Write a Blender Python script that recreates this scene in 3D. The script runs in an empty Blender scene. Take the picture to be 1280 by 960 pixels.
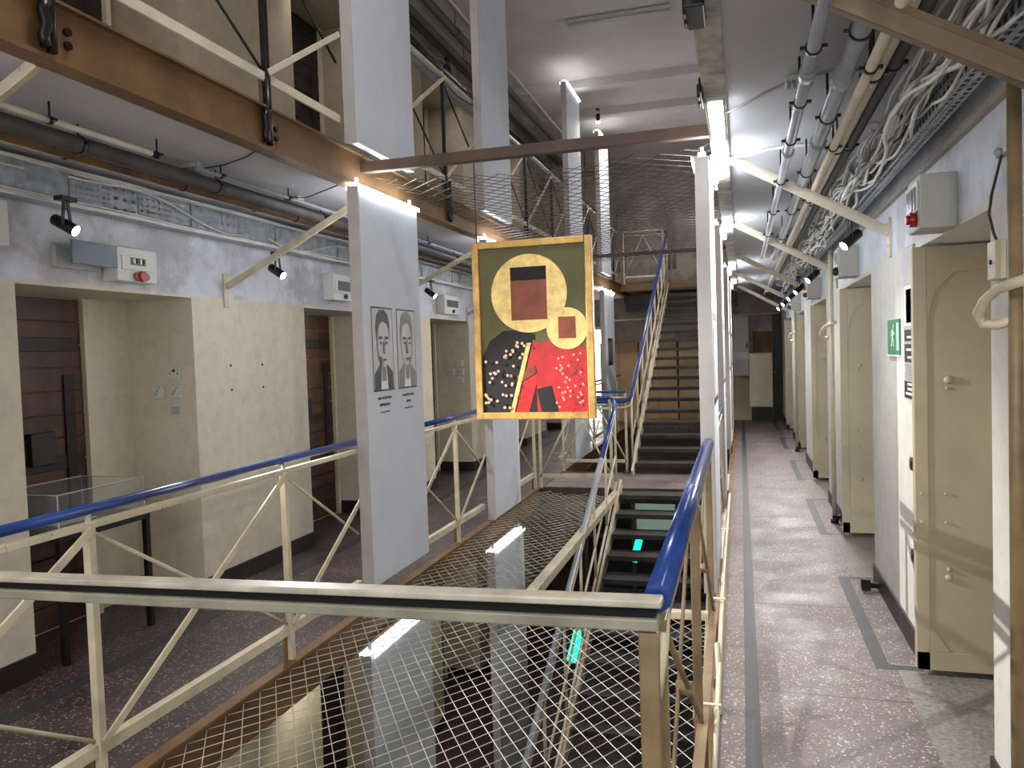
import bpy, bmesh, math, random
from mathutils import Vector, Matrix
random.seed(7)
SC = bpy.context.scene
COL = SC.collection
PI = math.pi

# ------------------------------------------------------------------ materials
def srgb(r, g, b):
    f = lambda c: (c/255/12.92) if c/255 <= 0.04045 else ((c/255+0.055)/1.055)**2.4
    return (f(r), f(g), f(b), 1)

class NT:
    def __init__(s, name):
        s.m = bpy.data.materials.new(name); s.m.use_nodes = True
        s.t = s.m.node_tree; s.n = s.t.nodes; s.b = s.n['Principled BSDF']
    def node(s, t, **kw):
        o = s.n.new(t)
        for k, v in kw.items():
            if k.startswith('i_'):
                k = k[2:]; o.inputs[int(k) if k.isdigit() else k].default_value = v
            else: setattr(o, k, v)
        return o
    def link(s, a, b): s.t.links.new(a, b)
    def coord(s):
        return s.node('ShaderNodeTexCoord').outputs['Object']
    def noise(s, scale, detail=4, rough=.6, vec=None):
        n = s.node('ShaderNodeTexNoise', i_Scale=scale, i_Detail=detail, i_Roughness=rough)
        s.link(vec or s.coord(), n.inputs['Vector']); return n.outputs['Fac']
    def ramp(s, fac, stops):
        r = s.node('ShaderNodeValToRGB'); e = r.color_ramp.elements
        while len(e) < len(stops): e.new(.5)
        for i, (p, c) in enumerate(stops):
            e[i].position = p; e[i].color = c
        s.link(fac, r.inputs[0]); return r.outputs[0]
    def mix(s, fac, a, b, mode='MIX'):
        x = s.node('ShaderNodeMix', data_type='RGBA', blend_type=mode)
        for v, i in ((fac, 0), (a, 6), (b, 7)):
            if hasattr(v, 'is_linked'): s.link(v, x.inputs[i])
            else: x.inputs[i].default_value = v
        return x.outputs[2]
    def bump(s, h, strength=.2, dist=.01):
        b = s.node('ShaderNodeBump', i_Strength=strength, i_Distance=dist)
        s.link(h, b.inputs['Height']); s.link(b.outputs[0], s.b.inputs['Normal'])

def simple(name, c, rough=.5, metal=0., var=.12, scale=6, worn=None, worn_amt=.62, bump=.0):
    t = NT(name)
    n = t.noise(scale)
    d = tuple(x*(1-var*2.2) for x in c[:3])+(1,); l = tuple(min(1, x*(1+var)) for x in c[:3])+(1,)
    col = t.ramp(n, [(.3, d), (.7, l)])
    if worn:
        w = t.noise(scale*2.7, 6, .7)
        k = t.ramp(w, [(worn_amt, (0, 0, 0, 1)), (worn_amt+.06, (1, 1, 1, 1))])
        col = t.mix(k, col, worn)
    t.link(col, t.b.inputs['Base Color'])
    t.b.inputs['Roughness'].default_value = rough
    t.b.inputs['Metallic'].default_value = metal
    if bump: t.bump(t.noise(scale*5), bump)
    return t.m

def emis(name, c, s):
    t = NT(name)
    t.b.inputs['Base Color'].default_value = c
    t.b.inputs['Emission Color'].default_value = c
    t.b.inputs['Emission Strength'].default_value = s
    return t.m

def plaster(name, lower, upper, line, patch, seam=0.03):
    """painted wall: two colours meeting at height `line`, with filler patches"""
    t = NT(name)
    co = t.coord()
    sep = t.node('ShaderNodeSeparateXYZ'); t.link(co, sep.inputs[0])
    wob = t.noise(1.5)
    a = t.node('ShaderNodeMath', operation='MULTIPLY_ADD', i_1=.12, i_2=-.06-line); t.link(wob, a.inputs[0])
    b = t.node('ShaderNodeMath', operation='ADD'); t.link(sep.outputs[2], b.inputs[0]); t.link(a.outputs[0], b.inputs[1])
    st = t.node('ShaderNodeMapRange', i_1=-.012, i_2=.012); t.link(b.outputs[0], st.inputs[0])
    n1 = t.noise(1.1, 5, .62)
    low = t.mix(t.ramp(n1, [(.52, (0, 0, 0, 1)), (.60, (1, 1, 1, 1))]), lower, tuple(x*.9+y*.1 for x, y in zip(lower, patch)))
    n2 = t.noise(1.7, 6, .65)
    up = t.mix(t.ramp(n2, [(.47, (0, 0, 0, 1)), (.56, (1, 1, 1, 1))]), upper, patch)
    col = t.mix(st.outputs[0], low, up)
    n3 = t.noise(9, 5, .7)
    col = t.mix(t.ramp(n3, [(.3, (.88, .88, .87, 1)), (.6, (1, 1, 1, 1))]), col, col, 'MIX') if False else col
    g = t.ramp(n3, [(.30, (.86, .85, .83, 1)), (.55, (1, 1, 1, 1))])
    col = t.mix(1.0, col, g, 'MULTIPLY')
    t.link(col, t.b.inputs['Base Color'])
    t.b.inputs['Roughness'].default_value = .62
    t.bump(t.noise(5, 8, .65), .35, .012)
    return t.m

def terrazzo(name, base, dark, chip, joint_period=1.32, rough=.46):
    t = NT(name); co = t.coord()
    v = t.node('ShaderNodeTexVoronoi', i_Scale=130.0); t.link(co, v.inputs['Vector'])
    sepc = t.node('ShaderNodeSeparateColor'); t.link(v.outputs['Color'], sepc.inputs[0])
    big = t.noise(2.3, 5, .6)
    b = t.ramp(big, [(.35, dark), (.65, base)])
    k = t.ramp(sepc.outputs[0], [(.0, (.72, .69, .69, 1)), (.80, (1.05, 1.03, 1.03, 1)), (.9, (1.35, 1.33, 1.3, 1))])
    c = t.mix(1.0, b, k, 'MULTIPLY')
    ck = t.ramp(sepc.outputs[1], [(.93, (0, 0, 0, 1)), (.95, (1, 1, 1, 1))])
    c = t.mix(ck, c, chip)
    sep = t.node('ShaderNodeSeparateXYZ'); t.link(co, sep.inputs[0])
    m = t.node('ShaderNodeMath', operation='MULTIPLY_ADD', i_1=1/joint_period, i_2=.085); t.link(sep.outputs[1], m.inputs[0])
    fr = t.node('ShaderNodeMath', operation='FRACT'); t.link(m.outputs[0], fr.inputs[0])
    jl = t.node('ShaderNodeMath', operation='LESS_THAN', i_1=.009); t.link(fr.outputs[0], jl.inputs[0])
    c = t.mix(jl.outputs[0], c, (.03, .028, .03, 1))
    t.link(c, t.b.inputs['Base Color'])
    rr = t.ramp(big, [(.3, (rough*.8,)*3+(1,)), (.7, (rough*1.5,)*3+(1,))])
    t.link(rr, t.b.inputs['Roughness'])
    t.bump(t.noise(40, 5, .65), .45, .004)
    return t.m

M = {}
M['wall0'] = plaster('plaster_cream', srgb(212, 203, 182), srgb(206, 209, 218), 2.12, srgb(176, 176, 182))
M['wallr0'] = plaster('plaster_cream_grey', srgb(204, 202, 194), srgb(206, 212, 224), 2.14, srgb(182, 184, 190))
M['wallu'] = plaster('plaster_upper', srgb(168, 152, 132), srgb(172, 166, 164), 2.98+2.12, srgb(150, 140, 134))
M['walll'] = plaster('plaster_lower_shaded', srgb(206, 192, 160), srgb(120, 112, 104), -2.98+2.05, srgb(96, 90, 84))  # upper tone and its patches darkened to paint in the shade under the walkway
M['end'] = plaster('plaster_end', srgb(176, 160, 140), srgb(168, 156, 146), 1.75, srgb(140, 130, 124))
M['ceil'] = simple('ceiling_plaster', srgb(198, 198, 203), .8, var=.06, scale=1.2, bump=.08)
M['ceiltop'] = simple('top_ceiling_plaster', srgb(196, 188, 184), .85, var=.08, scale=.9, bump=.05)
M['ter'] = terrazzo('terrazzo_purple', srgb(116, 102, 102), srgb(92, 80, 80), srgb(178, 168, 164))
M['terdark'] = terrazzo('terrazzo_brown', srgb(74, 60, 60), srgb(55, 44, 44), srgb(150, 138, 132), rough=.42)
M['floorstrip'] = simple('dark_grey_strip', srgb(50, 50, 55), .55, var=.12, scale=30)
M['tergrey'] = simple('grey_terrazzo', srgb(136, 132, 126), .35, var=.25, scale=45)
M['base'] = simple('baseboard_brown_black', srgb(40, 32, 32), .45, var=.2)
M['girder'] = simple('ochre_girder_paint', srgb(118, 86, 50), .6, var=.2, scale=3, worn=srgb(92, 66, 42), worn_amt=.66)
M['girdark'] = simple('dark_girder_paint', srgb(78, 56, 44), .55, var=.2, scale=4)
M['concrete'] = simple('concrete_edge', srgb(186, 182, 172), .85, var=.22, scale=9, bump=.4)
M['cream'] = simple('cream_rail_paint', srgb(204, 192, 166), .42, var=.14, scale=5, worn=srgb(96, 68, 44), worn_amt=.64)
M['creamw'] = simple('pale_brace_paint', srgb(214, 206, 184), .42, var=.1, scale=4, worn=srgb(150, 120, 84), worn_amt=.7)
M['tan'] = simple('tan_post_paint', srgb(140, 118, 86), .45, var=.2, scale=5, worn=srgb(84, 62, 42), worn_amt=.68)
M['bracebrown'] = simple('brown_brace_paint', srgb(120, 100, 76), .5, var=.15, scale=5)
M['blue'] = simple('blue_rail_paint', srgb(34, 64, 134), .2, var=.18, scale=4, worn=srgb(60, 60, 92), worn_amt=.72)
M['railtop'] = simple('worn_white_rail', srgb(176, 168, 152), .4, var=.18, scale=8, worn=srgb(150, 110, 90), worn_amt=.66)
M['railgreen'] = simple('grey_green_rail', srgb(142, 140, 122), .45, var=.16, scale=6)
M['black'] = simple('black_paint', srgb(18, 18, 19), .45, var=.2)
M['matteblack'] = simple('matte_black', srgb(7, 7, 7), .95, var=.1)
M['blackm'] = simple('black_metal', srgb(26, 25, 26), .35, .2, var=.2)
M['fabric'] = simple('white_banner_fabric', srgb(206, 211, 221), .85, var=.03, scale=3, bump=.03)
M['alu'] = simple('banner_frame_grey', srgb(176, 170, 168), .5, .1, var=.05)
M['led'] = emis('led_tube', (.93, .97, 1, 1), 12)
M['ledw'] = emis('weak_led_tube', (.95, .97, 1, 1), 3.5)
M['ledl'] = emis('dim_led_tube', (.95, .97, 1, 1), 1.1)
M['ledend'] = emis('led_end', (.9, .95, 1, 1), 7)
M['lens'] = emis('lamp_lens', (1, .96, .88, 1), 30)
M['galv'] = simple('galvanised_steel', srgb(172, 180, 188), .42, .1, var=.2, scale=12)
M['pipeg'] = simple('grey_pipe_paint', srgb(146, 152, 160), .4, var=.12, scale=5)
M['pipeb'] = simple('brown_pipe', srgb(112, 78, 50), .6, var=.3, scale=4)
M['piped'] = simple('dark_grey_pipe', srgb(82, 78, 76), .55, var=.15)
M['pipec'] = simple('cream_pipe_paint', srgb(206, 196, 174), .45, var=.1)
M['cable'] = simple('white_cable', srgb(228, 227, 224), .45, var=.08)
M['cableg'] = simple('grey_cable', srgb(128, 126, 124), .5, var=.1)
M['cabled'] = simple('dark_cable', srgb(52, 50, 50), .55, var=.1)
M['plast'] = simple('pale_plastic', srgb(208, 208, 202), .4, var=.04)
M['plastg'] = simple('grey_plastic', srgb(170, 170, 162), .45, var=.04)
M['smoke'] = simple('smoked_cover', srgb(92, 104, 116), .12, var=.05)
M['smokedark'] = simple('dark_pane', srgb(28, 32, 34), .15, var=.05)
M['red'] = simple('red_knob', srgb(150, 30, 26), .3, var=.1)
M['wood'] = simple('brown_door_wood', srgb(84, 46, 27), .55, var=.4, scale=2.2, worn=srgb(60, 32, 20), worn_amt=.6)
M['wooddk'] = simple('dark_door_iron', srgb(34, 23, 19), .6, var=.3)
M['door'] = simple('shaded_steel_door', srgb(176, 162, 136), .38, var=.07, scale=2, worn=srgb(160, 120, 80), worn_amt=.78)  # cream door colour darkened to paint the shade in the first recess
M['doorlt'] = simple('cream_steel_door', srgb(210, 200, 172), .38, var=.06, scale=2)
M['cup'] = simple('tan_cupboard_board', srgb(178, 148, 112), .55, var=.08, scale=2)
M['net'] = simple('galvanised_net_wire', srgb(196, 192, 184), .45, .3, var=.08)
M['netd'] = simple('dark_net_wire', srgb(92, 86, 82), .5, .3, var=.1)
M['tread'] = simple('stair_tread_steel', srgb(52, 50, 50), .6, .1, var=.25, scale=8)
M['green'] = emis('green_lamp', (.01, .8, .36, 1), 1.3)
M['signgreen'] = simple('sign_green', srgb(22, 132, 84), .4, var=.05)
M['signwhite'] = simple('sign_white', srgb(236, 240, 236), .4, var=.02)
M['paper'] = simple('printed_paper', srgb(224, 224, 222), .6, var=.03)
M['ink'] = simple('printed_black', srgb(32, 32, 34), .6, var=.1)
M['inkg'] = simple('printed_grey', srgb(120, 120, 124), .6, var=.1)
M['inkl'] = simple('printed_light_grey', srgb(190, 190, 192), .6, var=.05)
M['gold'] = simple('gilded_wood', srgb(206, 164, 92), .34, .35, var=.2, scale=10)
M['olive'] = simple('olive_paint', srgb(96, 92, 44), .5, var=.1, scale=6)
M['leaf'] = simple('gold_leaf', srgb(240, 206, 128), .3, .3, var=.16, scale=14)
M['paintblack'] = simple('black_paint_field', srgb(13, 10, 10), .65, var=.1)
M['paintred'] = simple('red_paint_field', srgb(196, 36, 40), .4, var=.18, scale=9)
M['paintbrown'] = simple('russet_paint_field', srgb(146, 66, 34), .4, var=.2, scale=9)
M['paintpink'] = simple('pink_dots', srgb(226, 178, 150), .4, var=.1)
M['bright'] = emis('daylit_pane', (1, .98, .94, 1), 3.2)
M['greenpane'] = emis('green_lit_pane', (.42, .62, .47, 1), .12)
def glass_mat():
    t = NT('clear_glass'); b = t.b
    b.inputs['Base Color'].default_value = (.93, .96, .96, 1); b.inputs['Roughness'].default_value = .03
    b.inputs['Transmission Weight'].default_value = .95; b.inputs['IOR'].default_value = 1.12
    return t.m
M['glass'] = glass_mat()

# ------------------------------------------------------------------ mesh helper
def V(*a): return Vector(a)
class MB:
    def __init__(s): s.bm = bmesh.new(); s.mi = 0
    def face(s, pts):
        f = s.bm.faces.new([s.bm.verts.new(p) for p in pts]); f.material_index = s.mi; return f
    def box(s, x0, y0, z0, x1, y1, z1):
        v = [s.bm.verts.new(p) for p in ((x0,y0,z0),(x1,y0,z0),(x1,y1,z0),(x0,y1,z0),(x0,y0,z1),(x1,y0,z1),(x1,y1,z1),(x0,y1,z1))]
        for q in ((0,3,2,1),(4,5,6,7),(0,1,5,4),(1,2,6,5),(2,3,7,6),(3,0,4,7)):
            s.bm.faces.new([v[i] for i in q]).material_index = s.mi
        return s
    def bar(s, p, q, w, h, up=(0,0,1)):
        """rectangular bar from p to q; w across, h along `up`"""
        p, q = Vector(p), Vector(q); d = (q-p).normalized(); u = Vector(up)
        if abs(d.dot(u)) > .98: u = Vector((0,1,0))
        a = d.cross(u).normalized()*w/2; b = a.cross(d).normalized()*h/2
        v = [s.bm.verts.new(c+o) for c in (p, q) for o in (-a-b, a-b, a+b, -a+b)]
        for f in ((0,1,2,3),(7,6,5,4),(0,4,5,1),(1,5,6,2),(2,6,7,3),(3,7,4,0)):
            s.bm.faces.new([v[i] for i in f]).material_index = s.mi
        return s
    def tube(s, pts, r, n=8, cap=True):
        pts = [Vector(p) for p in pts]; rings = []; prev = None
        for i, p in enumerate(pts):
            d = (pts[min(i+1, len(pts)-1)]-pts[max(i-1, 0)]).normalized()
            if prev is None:
                a = d.cross(V(0,0,1)) if abs(d.z) < .9 else d.cross(V(0,1,0))
            else: a = prev - d*prev.dot(d)
            a.normalize(); prev = a; b = d.cross(a)
            rr = r[i] if isinstance(r, (list, tuple)) else r
            rings.append([s.bm.verts.new(p+(a*math.cos(t)+b*math.sin(t))*rr) for t in [2*PI*k/n for k in range(n)]])
        for A, B in zip(rings, rings[1:]):
            for k in range(n):
                f = s.bm.faces.new((A[k], A[(k+1)%n], B[(k+1)%n], B[k])); f.smooth = n > 4; f.material_index = s.mi
        if cap:
            s.bm.faces.new(rings[0][::-1]).material_index = s.mi; s.bm.faces.new(rings[-1]).material_index = s.mi
        return s
    def disc(s, c, ax, r, t, n=20):
        c = Vector(c); ax = Vector(ax).normalized(); return s.tube([c-ax*t/2, c+ax*t/2], r, n)
    def dome(s, c, ax, r, h, n=10):
        c = Vector(c); ax = Vector(ax).normalized()
        return s.tube([c+ax*h*math.sin(t) for t in (0, .5, 1.0, 1.4)], [r*math.cos(t) for t in (0, .5, 1.0, 1.4)], n)
    def prism(s, poly, o, u, v, t):
        """2-D polygon (list of (a,b)) in the plane o + a*u + b*v, thickness t along u x v"""
        o, u, v = Vector(o), Vector(u), Vector(v); w = u.cross(v).normalized()*t
        A = [s.bm.verts.new(o+u*a+v*b) for a, b in poly]; B = [s.bm.verts.new(o+u*a+v*b+w) for a, b in poly]
        n = len(poly)
        s.bm.faces.new(A[::-1]).material_index = s.mi; s.bm.faces.new(B).material_index = s.mi
        for k in range(n):
            s.bm.faces.new((A[k], A[(k+1)%n], B[(k+1)%n], B[k])).material_index = s.mi
        return s
    def build(s, name, mat, parent=None, bevel=0):
        me = bpy.data.meshes.new(name)
        bmesh.ops.recalc_face_normals(s.bm, faces=s.bm.faces)
        if parent is not None:
            off = Vector((0,0,0)); q = parent
            while q is not None: off += q.location; q = q.parent
            bmesh.ops.translate(s.bm, verts=s.bm.verts, vec=-off)
        s.bm.to_mesh(me); s.bm.free()
        for m in (mat if isinstance(mat, (list, tuple)) else [mat]): me.materials.append(M[m] if isinstance(m, str) else m)
        o = bpy.data.objects.new(name, me); COL.objects.link(o)
        if parent is not None: o.parent = parent
        if bevel:
            b = o.modifiers.new('bevel', 'BEVEL'); b.width = bevel; b.segments = 2; b.limit_method = 'ANGLE'
        return o

def tag(o, label, cat, group=None, kind=None):
    o['label'] = label; o['category'] = cat
    if group: o['group'] = group
    if kind: o['kind'] = kind
    return o
def thing(name, label, cat, loc, group=None):
    o = bpy.data.objects.new(name, None); COL.objects.link(o); o.location = loc; o.empty_display_size = .1
    return tag(o, label, cat, group)
def dup(root, dloc, label):
    r = root.copy(); COL.objects.link(r); r.location = Vector(root.location)+Vector(dloc); r['label'] = label
    for ch in list(root.children):
        c = ch.copy(); COL.objects.link(c); c.parent = r
        for g in ch.children:
            d = g.copy(); COL.objects.link(d); d.parent = c
    return r
def struct(mb, name, mat, bevel=0):
    o = mb.build(name, mat, bevel=bevel); o['kind'] = 'structure'; return o
def ellipse(cx, cy, rx, ry, n=20, a0=0, a1=2*PI):
    full = abs(a1-a0-2*PI) < 1e-6
    return [(cx+rx*math.cos(a0+(a1-a0)*k/(n if full else n-1)), cy+ry*math.sin(a0+(a1-a0)*k/(n if full else n-1))) for k in range(n)]
ORD = ['nearest', 'second nearest', 'third nearest', 'fourth nearest', 'fifth nearest', 'sixth nearest', 'seventh nearest', 'eighth nearest', 'ninth nearest', 'tenth nearest']

# ------------------------------------------------------------------ dimensions (metres; eye at x=0,y=0)
XL, XR = -3.65, .85            # corridor walls
GL, GR = -2.40, -.14           # gallery edges
Y0, Y1 = -2.5, 17.9
FH = 2.98                      # storey height
LOP = [(.3, 1.75), (3.24, 4.62), (6.08, 7.48), (8.98, 10.38), (11.85, 13.25), (14.75, 16.15)]
ROP = [(3.14, 4.33), (5.77, 7.25), (8.66, 10.1), (11.55, 12.98), (14.4, 15.85)]

# ------------------------------------------------------------------ shell
def floors():
    b = MB(); b.box(GR, Y0, -.2, 1.5, Y1, 0); struct(b, 'floor', 'ter')
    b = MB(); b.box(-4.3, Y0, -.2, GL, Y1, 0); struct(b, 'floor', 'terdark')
    b = MB(); b.box(GL, 9.2, -.16, GR, 10.35, 0); struct(b, 'floor', 'ter')
    b = MB(); b.box(GL, 16.4, -.16, GR, Y1, 0); struct(b, 'floor', 'terdark')
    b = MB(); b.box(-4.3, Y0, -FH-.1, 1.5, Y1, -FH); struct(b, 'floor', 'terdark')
    # upper galleries = ceilings of these
    b = MB(); b.box(-4.3, Y0, FH-.2, GL, Y1, FH); struct(b, 'ceiling', 'ceil')
    b = MB(); b.box(GR+.1, Y0, FH-.2, 1.5, Y1, FH); struct(b, 'ceiling', 'ceil')
    b = MB(); b.box(GL, 16.4, FH-.14, GR+.1, Y1, FH); struct(b, 'floor', 'girder')
    b = MB(); b.box(-4.3, Y0, 5.74, 1.5, Y1, 5.9)
    for y in (5.2, 11.9, 13.4, 15.2): b.box(-3.65, y, 5.62, GR, y+.22, 5.75)
    struct(b, 'ceiling', 'ceiltop')
    # edge beams
    for z, m in ((FH-.01, 'girder'), (0, 'girder')):
        b = MB(); b.box(GL-.005, Y0, z-.2, GL+.02, Y1, z); b.box(GL-.05, Y0, z-.215, GL+.045, Y1, z-.2); b.box(GL-.02, Y0, z, GL+.05, Y1, z+.012)
        struct(b, 'trim_1', m)
    b = MB(); b.box(GR-.02, Y0, -.2, GR+.005, Y1, 0); b.box(GR-.05, Y0, -.02, GR+.02, Y1, .006); struct(b, 'trim_2', 'girder')
    b = MB(); b.box(GR, Y0, FH-.22, GR+.1, Y1, FH); struct(b, 'trim_3', 'concrete', .008)
    # platform edge lips
    b = MB(); b.box(GL, 9.17, -.17, GR, 9.2, .006); b.box(GL, 10.35, -.17, GR, 10.38, .006); struct(b, 'trim_5', 'girdark')
floors()

def wall(side, z0, ops, mat, name):
    s = -1 if side == 'left' else 1
    xf, xb, xo = (XL, -4.2, -4.35) if side == 'left' else (XR, 1.42, 1.55)
    b = MB()
    lo, hi = min(xf, xb), max(xf, xb)
    ys = [Y0]+[v for o in ops for v in o]+[Y1]
    zt = z0+FH-.2 if z0 < 2 else 5.74
    for a, c in zip(ys[::2], ys[1::2]): b.box(lo, a, z0, hi, c, zt)
    for a, c in ops: b.box(lo, a, z0+2.1, hi, c, zt)
    b.box(min(xb, xo), Y0, z0, max(xb, xo), Y1, zt)
    struct(b, name, mat)
    if z0 > 2: return
    bb = MB(); t = .012
    for a, c in zip(ys[::2], ys[1::2]):
        x0, x1 = sorted((xf, xf-s*t)); bb.box(x0, a, z0, x1, c, z0+.13)
    for a, c in ops:
        x0, x1 = sorted((xf-s*t, xb)); bb.box(x0, a, z0, x1, a+t, z0+.13); bb.box(x0, c-t, z0, x1, c, z0+.13)
    struct(bb, 'baseboard_'+side, 'base')
wall('left', 0, LOP, 'wall0', 'wall_left'); wall('right', 0, ROP, 'wallr0', 'wall_right')
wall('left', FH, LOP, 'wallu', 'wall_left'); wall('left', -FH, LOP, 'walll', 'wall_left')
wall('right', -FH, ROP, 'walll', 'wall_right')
b = MB(); b.box(1.42, Y0, FH, 1.55, Y1, 5.74); struct(b, 'wall_right', 'wallu')
b = MB(); b.box(-4.35, Y1, -FH, 1.55, Y1+.15, 5.9); struct(b, 'wall_back', 'end')
# arched recess moulding on the end wall
b = MB()
for r in (.62, .5):
    pts = [(-2.0+r*math.cos(t), Y1-.02, 4.55+r*1.15*math.sin(t)) for t in [PI*k/24 for k in range(25)]]
    pts = [(-2.0+r, Y1-.02, 3.4)]+pts+[(-2.0-r, Y1-.02, 3.4)]
    b.tube(pts, .035, 6)
struct(b, 'trim_6', 'end')

b = MB(); b.box(.825, Y0, 2.43, .852, Y1, 2.46); b.box(.805, Y0, 2.62, .852, Y1, 2.70); struct(b, 'trim_12', 'end')
# floor stripes
b = MB(); b.box(-.015, Y0, 0, .05, Y1, .0015); struct(b, 'trim_7', 'floorstrip')
b = MB(); b.box(-3.4, Y0, 0, -3.3, Y1, .0015); struct(b, 'trim_8', 'floorstrip')
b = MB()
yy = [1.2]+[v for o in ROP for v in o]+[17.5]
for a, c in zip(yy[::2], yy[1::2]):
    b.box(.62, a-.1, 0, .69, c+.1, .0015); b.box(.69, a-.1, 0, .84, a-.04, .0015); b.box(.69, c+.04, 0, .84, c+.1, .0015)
struct(b, 'trim_9', 'floorstrip')  # dark strips beside the right wall, turning in at each recess
b = MB()
for a, c in ROP: b.box(.72, a+.02, 0, 1.41, c-.02, .0012)
struct(b, 'trim_10', 'tergrey')

# ------------------------------------------------------------------ doors in the left recesses (planked wood)
n = 0
for li, (z0, rng) in enumerate(((0, [(3.3, 4.16), (6.15, 7.42), (9.05, 10.3), (11.9, 13.2)]), (FH, [(3.3, 4.5), (6.15, 7.42), (9.05, 10.3)]), (-FH, [(3.3, 4.5), (6.15, 7.42), (9.05, 10.3)]))):
    for (a, c) in rng:
        n += 1
        d = MB(); k = 6
        for i in range(14):
            zz = z0+.02+i*.148; d.box(-4.2, a, zz, -4.165, c, zz+.142)
        o = d.build('door_%d' % n, 'wood' if li == 0 else 'wooddk', bevel=.004); o['kind'] = 'structure'
        e = MB()
        for i in (1, 6, 11): e.box(-4.166, a+.02, z0+.1+i*.15, -4.158, c-.02, z0+.19+i*.15)
        e.box(-4.166, (a+c)/2-.02, z0+1.05, -4.12, (a+c)/2+.16, z0+1.25); e.box(-4.166, c-.16, z0+.6, -4.15, c-.08, z0+1.6)
        e.build('iron_strap', 'wooddk', o, bevel=.004)
        e = MB(); e.box(-4.2, c, z0, -4.13, c+.04, z0+2.09); e.box(-4.2, a-.04, z0, -4.13, a, z0+2.09)
        e.build('door_frame', 'doorlt', o)

# steel doors folded open in the right recesses
for k, (a, c) in enumerate(ROP):
    n += 1
    yf = c-.14
    d = MB(); d.box(.80, yf, .03, 1.40, yf+.045, 2.09)
    o = d.build('door_%d' % n, 'door' if k == 0 else 'doorlt', bevel=.004); o['kind'] = 'structure'
    e = MB(); m = 'door' if k == 0 else 'doorlt'
    e.box(.80, yf-.006, .03, .86, yf, 2.09); e.box(.80, yf-.006, .03, 1.4, yf, .12)
    e.prism([(.86, .12), (.95, .12), (.86, .26)], (0, yf, 0), (1,0,0), (0,0,1), .006)
    e.prism([(.86, 1.72), (.9, 1.88), (.98, 1.96), (1.4, 1.99), (1.4, 2.09), (.86, 2.09)], (0, yf, 0), (1,0,0), (0,0,1), .005)
    e.build('frame_plate', m, o, bevel=.003)
    e = MB()
    for zz in (.76, .90):
        for xx in (.83, .935): e.dome((xx, yf-.004, zz), (0,-1,0), .009, .008)
    for zz in (.53, .49): e.dome((.945, yf-.002, zz), (0,-1,0), .012 if zz > .5 else .02, .014)
    e.dome((.95, yf-.002, 1.45), (0,-1,0), .022, .016); e.dome((.945, yf-.002, 1.41), (0,-1,0), .009, .008)
    e.build('rivet', m, o)
# keyhole slots and stops by the first door
for z, y, lab in ((1.0, 4.42, 'small black square hole in pale wall at waist height beside steel door'), (.52, 4.41, 'small black square hole in pale wall low beside steel door')):
    b = MB(); b.box(.835, y, z-.03, .852, y+.075, z+.035); b.box(.83, y+.012, z-.015, .836, y+.06, z+.02)
    tag(b.build('latch_hole', 'black'), lab, 'latch', None)
b = MB(); b.box(.735, 5.55, 0, .79, 5.61, .075); b.box(.79, 5.565, .015, .845, 5.595, .05)
tag(b.build('door_stop', 'black', bevel=.004), 'small black door stop on floor at foot of right wall', 'door stop')

# ------------------------------------------------------------------ railings
def arc(c, u, v, r, a0, a1, n=8):
    c, u, v = Vector(c), Vector(u), Vector(v)
    return [c+u*(r*math.cos(a0+(a1-a0)*k/n))+v*(r*math.sin(a0+(a1-a0)*k/n)) for k in range(n+1)]

def railing(name, label, x, z0, ya, yb, posts, group, hand='blue', paint='cream', hr=.021, flip=1, bays=None, foot=True, pmat=None):
    pmat = pmat or paint
    t = thing(name, label, 'railing', (x, ya, z0), group)
    b = MB(); b.tube([(x, ya, z0+1.105), (x, yb, z0+1.105)], hr, 12); b.build('handrail', hand, t)
    b = MB(); b.bar((x, ya, z0+1.045), (x, yb, z0+1.045), .034, .026); b.build('upper_rail', paint, t, .003)
    b = MB(); b.bar((x, ya, z0+.175), (x, yb, z0+.175), .012, .05); b.bar((x-flip*.02, ya, z0+.195), (x-flip*.02, yb, z0+.195), .03, .012); b.build('lower_rail', paint, t, .002)
    for p in posts:
        if ya-.01 <= p <= yb+.01:
            q = MB(); q.bar((x, p, z0-.0), (x, p, z0+1.035), .034, .034); po = q.build('post', pmat, t, .003)
            q = MB(); q.tube([(x, p, z0+1.03), (x, p, z0+1.09)], .011, 8); q.build('rail_pin', paint, po)
            if foot:
                q = MB(); q.bar((x-flip*.022, p, z0-.14), (x-flip*.022, p, z0+.17), .02, .05); q.build('post_foot', 'girder', po, .003)
    for a, c in zip(posts, posts[1:]):
        y0, y1 = max(a, ya), min(c, yb)
        if y1-y0 < .15: continue
        f = lambda y: (y-a)/(c-a)
        zl, zh = z0+.2, z0+1.03
        q = MB(); q.bar((x+flip*.018, y0, zl+(zh-zl)*f(y0)), (x+flip*.018, y1, zl+(zh-zl)*f(y1)), .01, .034, (0,0,1)); q.build('flat_brace', paint, t, .002)
        q = MB(); q.tube([(x-flip*.012, y0, zh+(zl-zh)*f(y0)), (x-flip*.012, y1, zh+(zl-zh)*f(y1))], .0085, 8); q.build('rod_brace', pmat, t)
        if y0 == a and y1 == c:
            q = MB(); q.disc((x, (a+c)/2, (zl+zh)/2), (1,0,0), .022, .05, 10); q.build('brace_joint', paint, t)
    return t
PL = [-.27+1.329*k for k in range(14)]          # post rhythm of the left gallery: ... 2.387, 3.716 ...
G = 'cream painted railing sections'
railing('gallery_railing', 'cream cross-braced railing with blue handrail on near left, before the tall portrait banner', GL, 0, .2, 4.56, PL, G)
railing('gallery_railing', 'cream cross-braced railing section between the two white banners, left walkway', GL, 0, 5.5, 7.12, PL, G)
railing('gallery_railing', 'cream cross-braced railing section behind the framed picture, ending at the cross bridge', GL, 0, 8.08, 9.06, PL, G)
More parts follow.
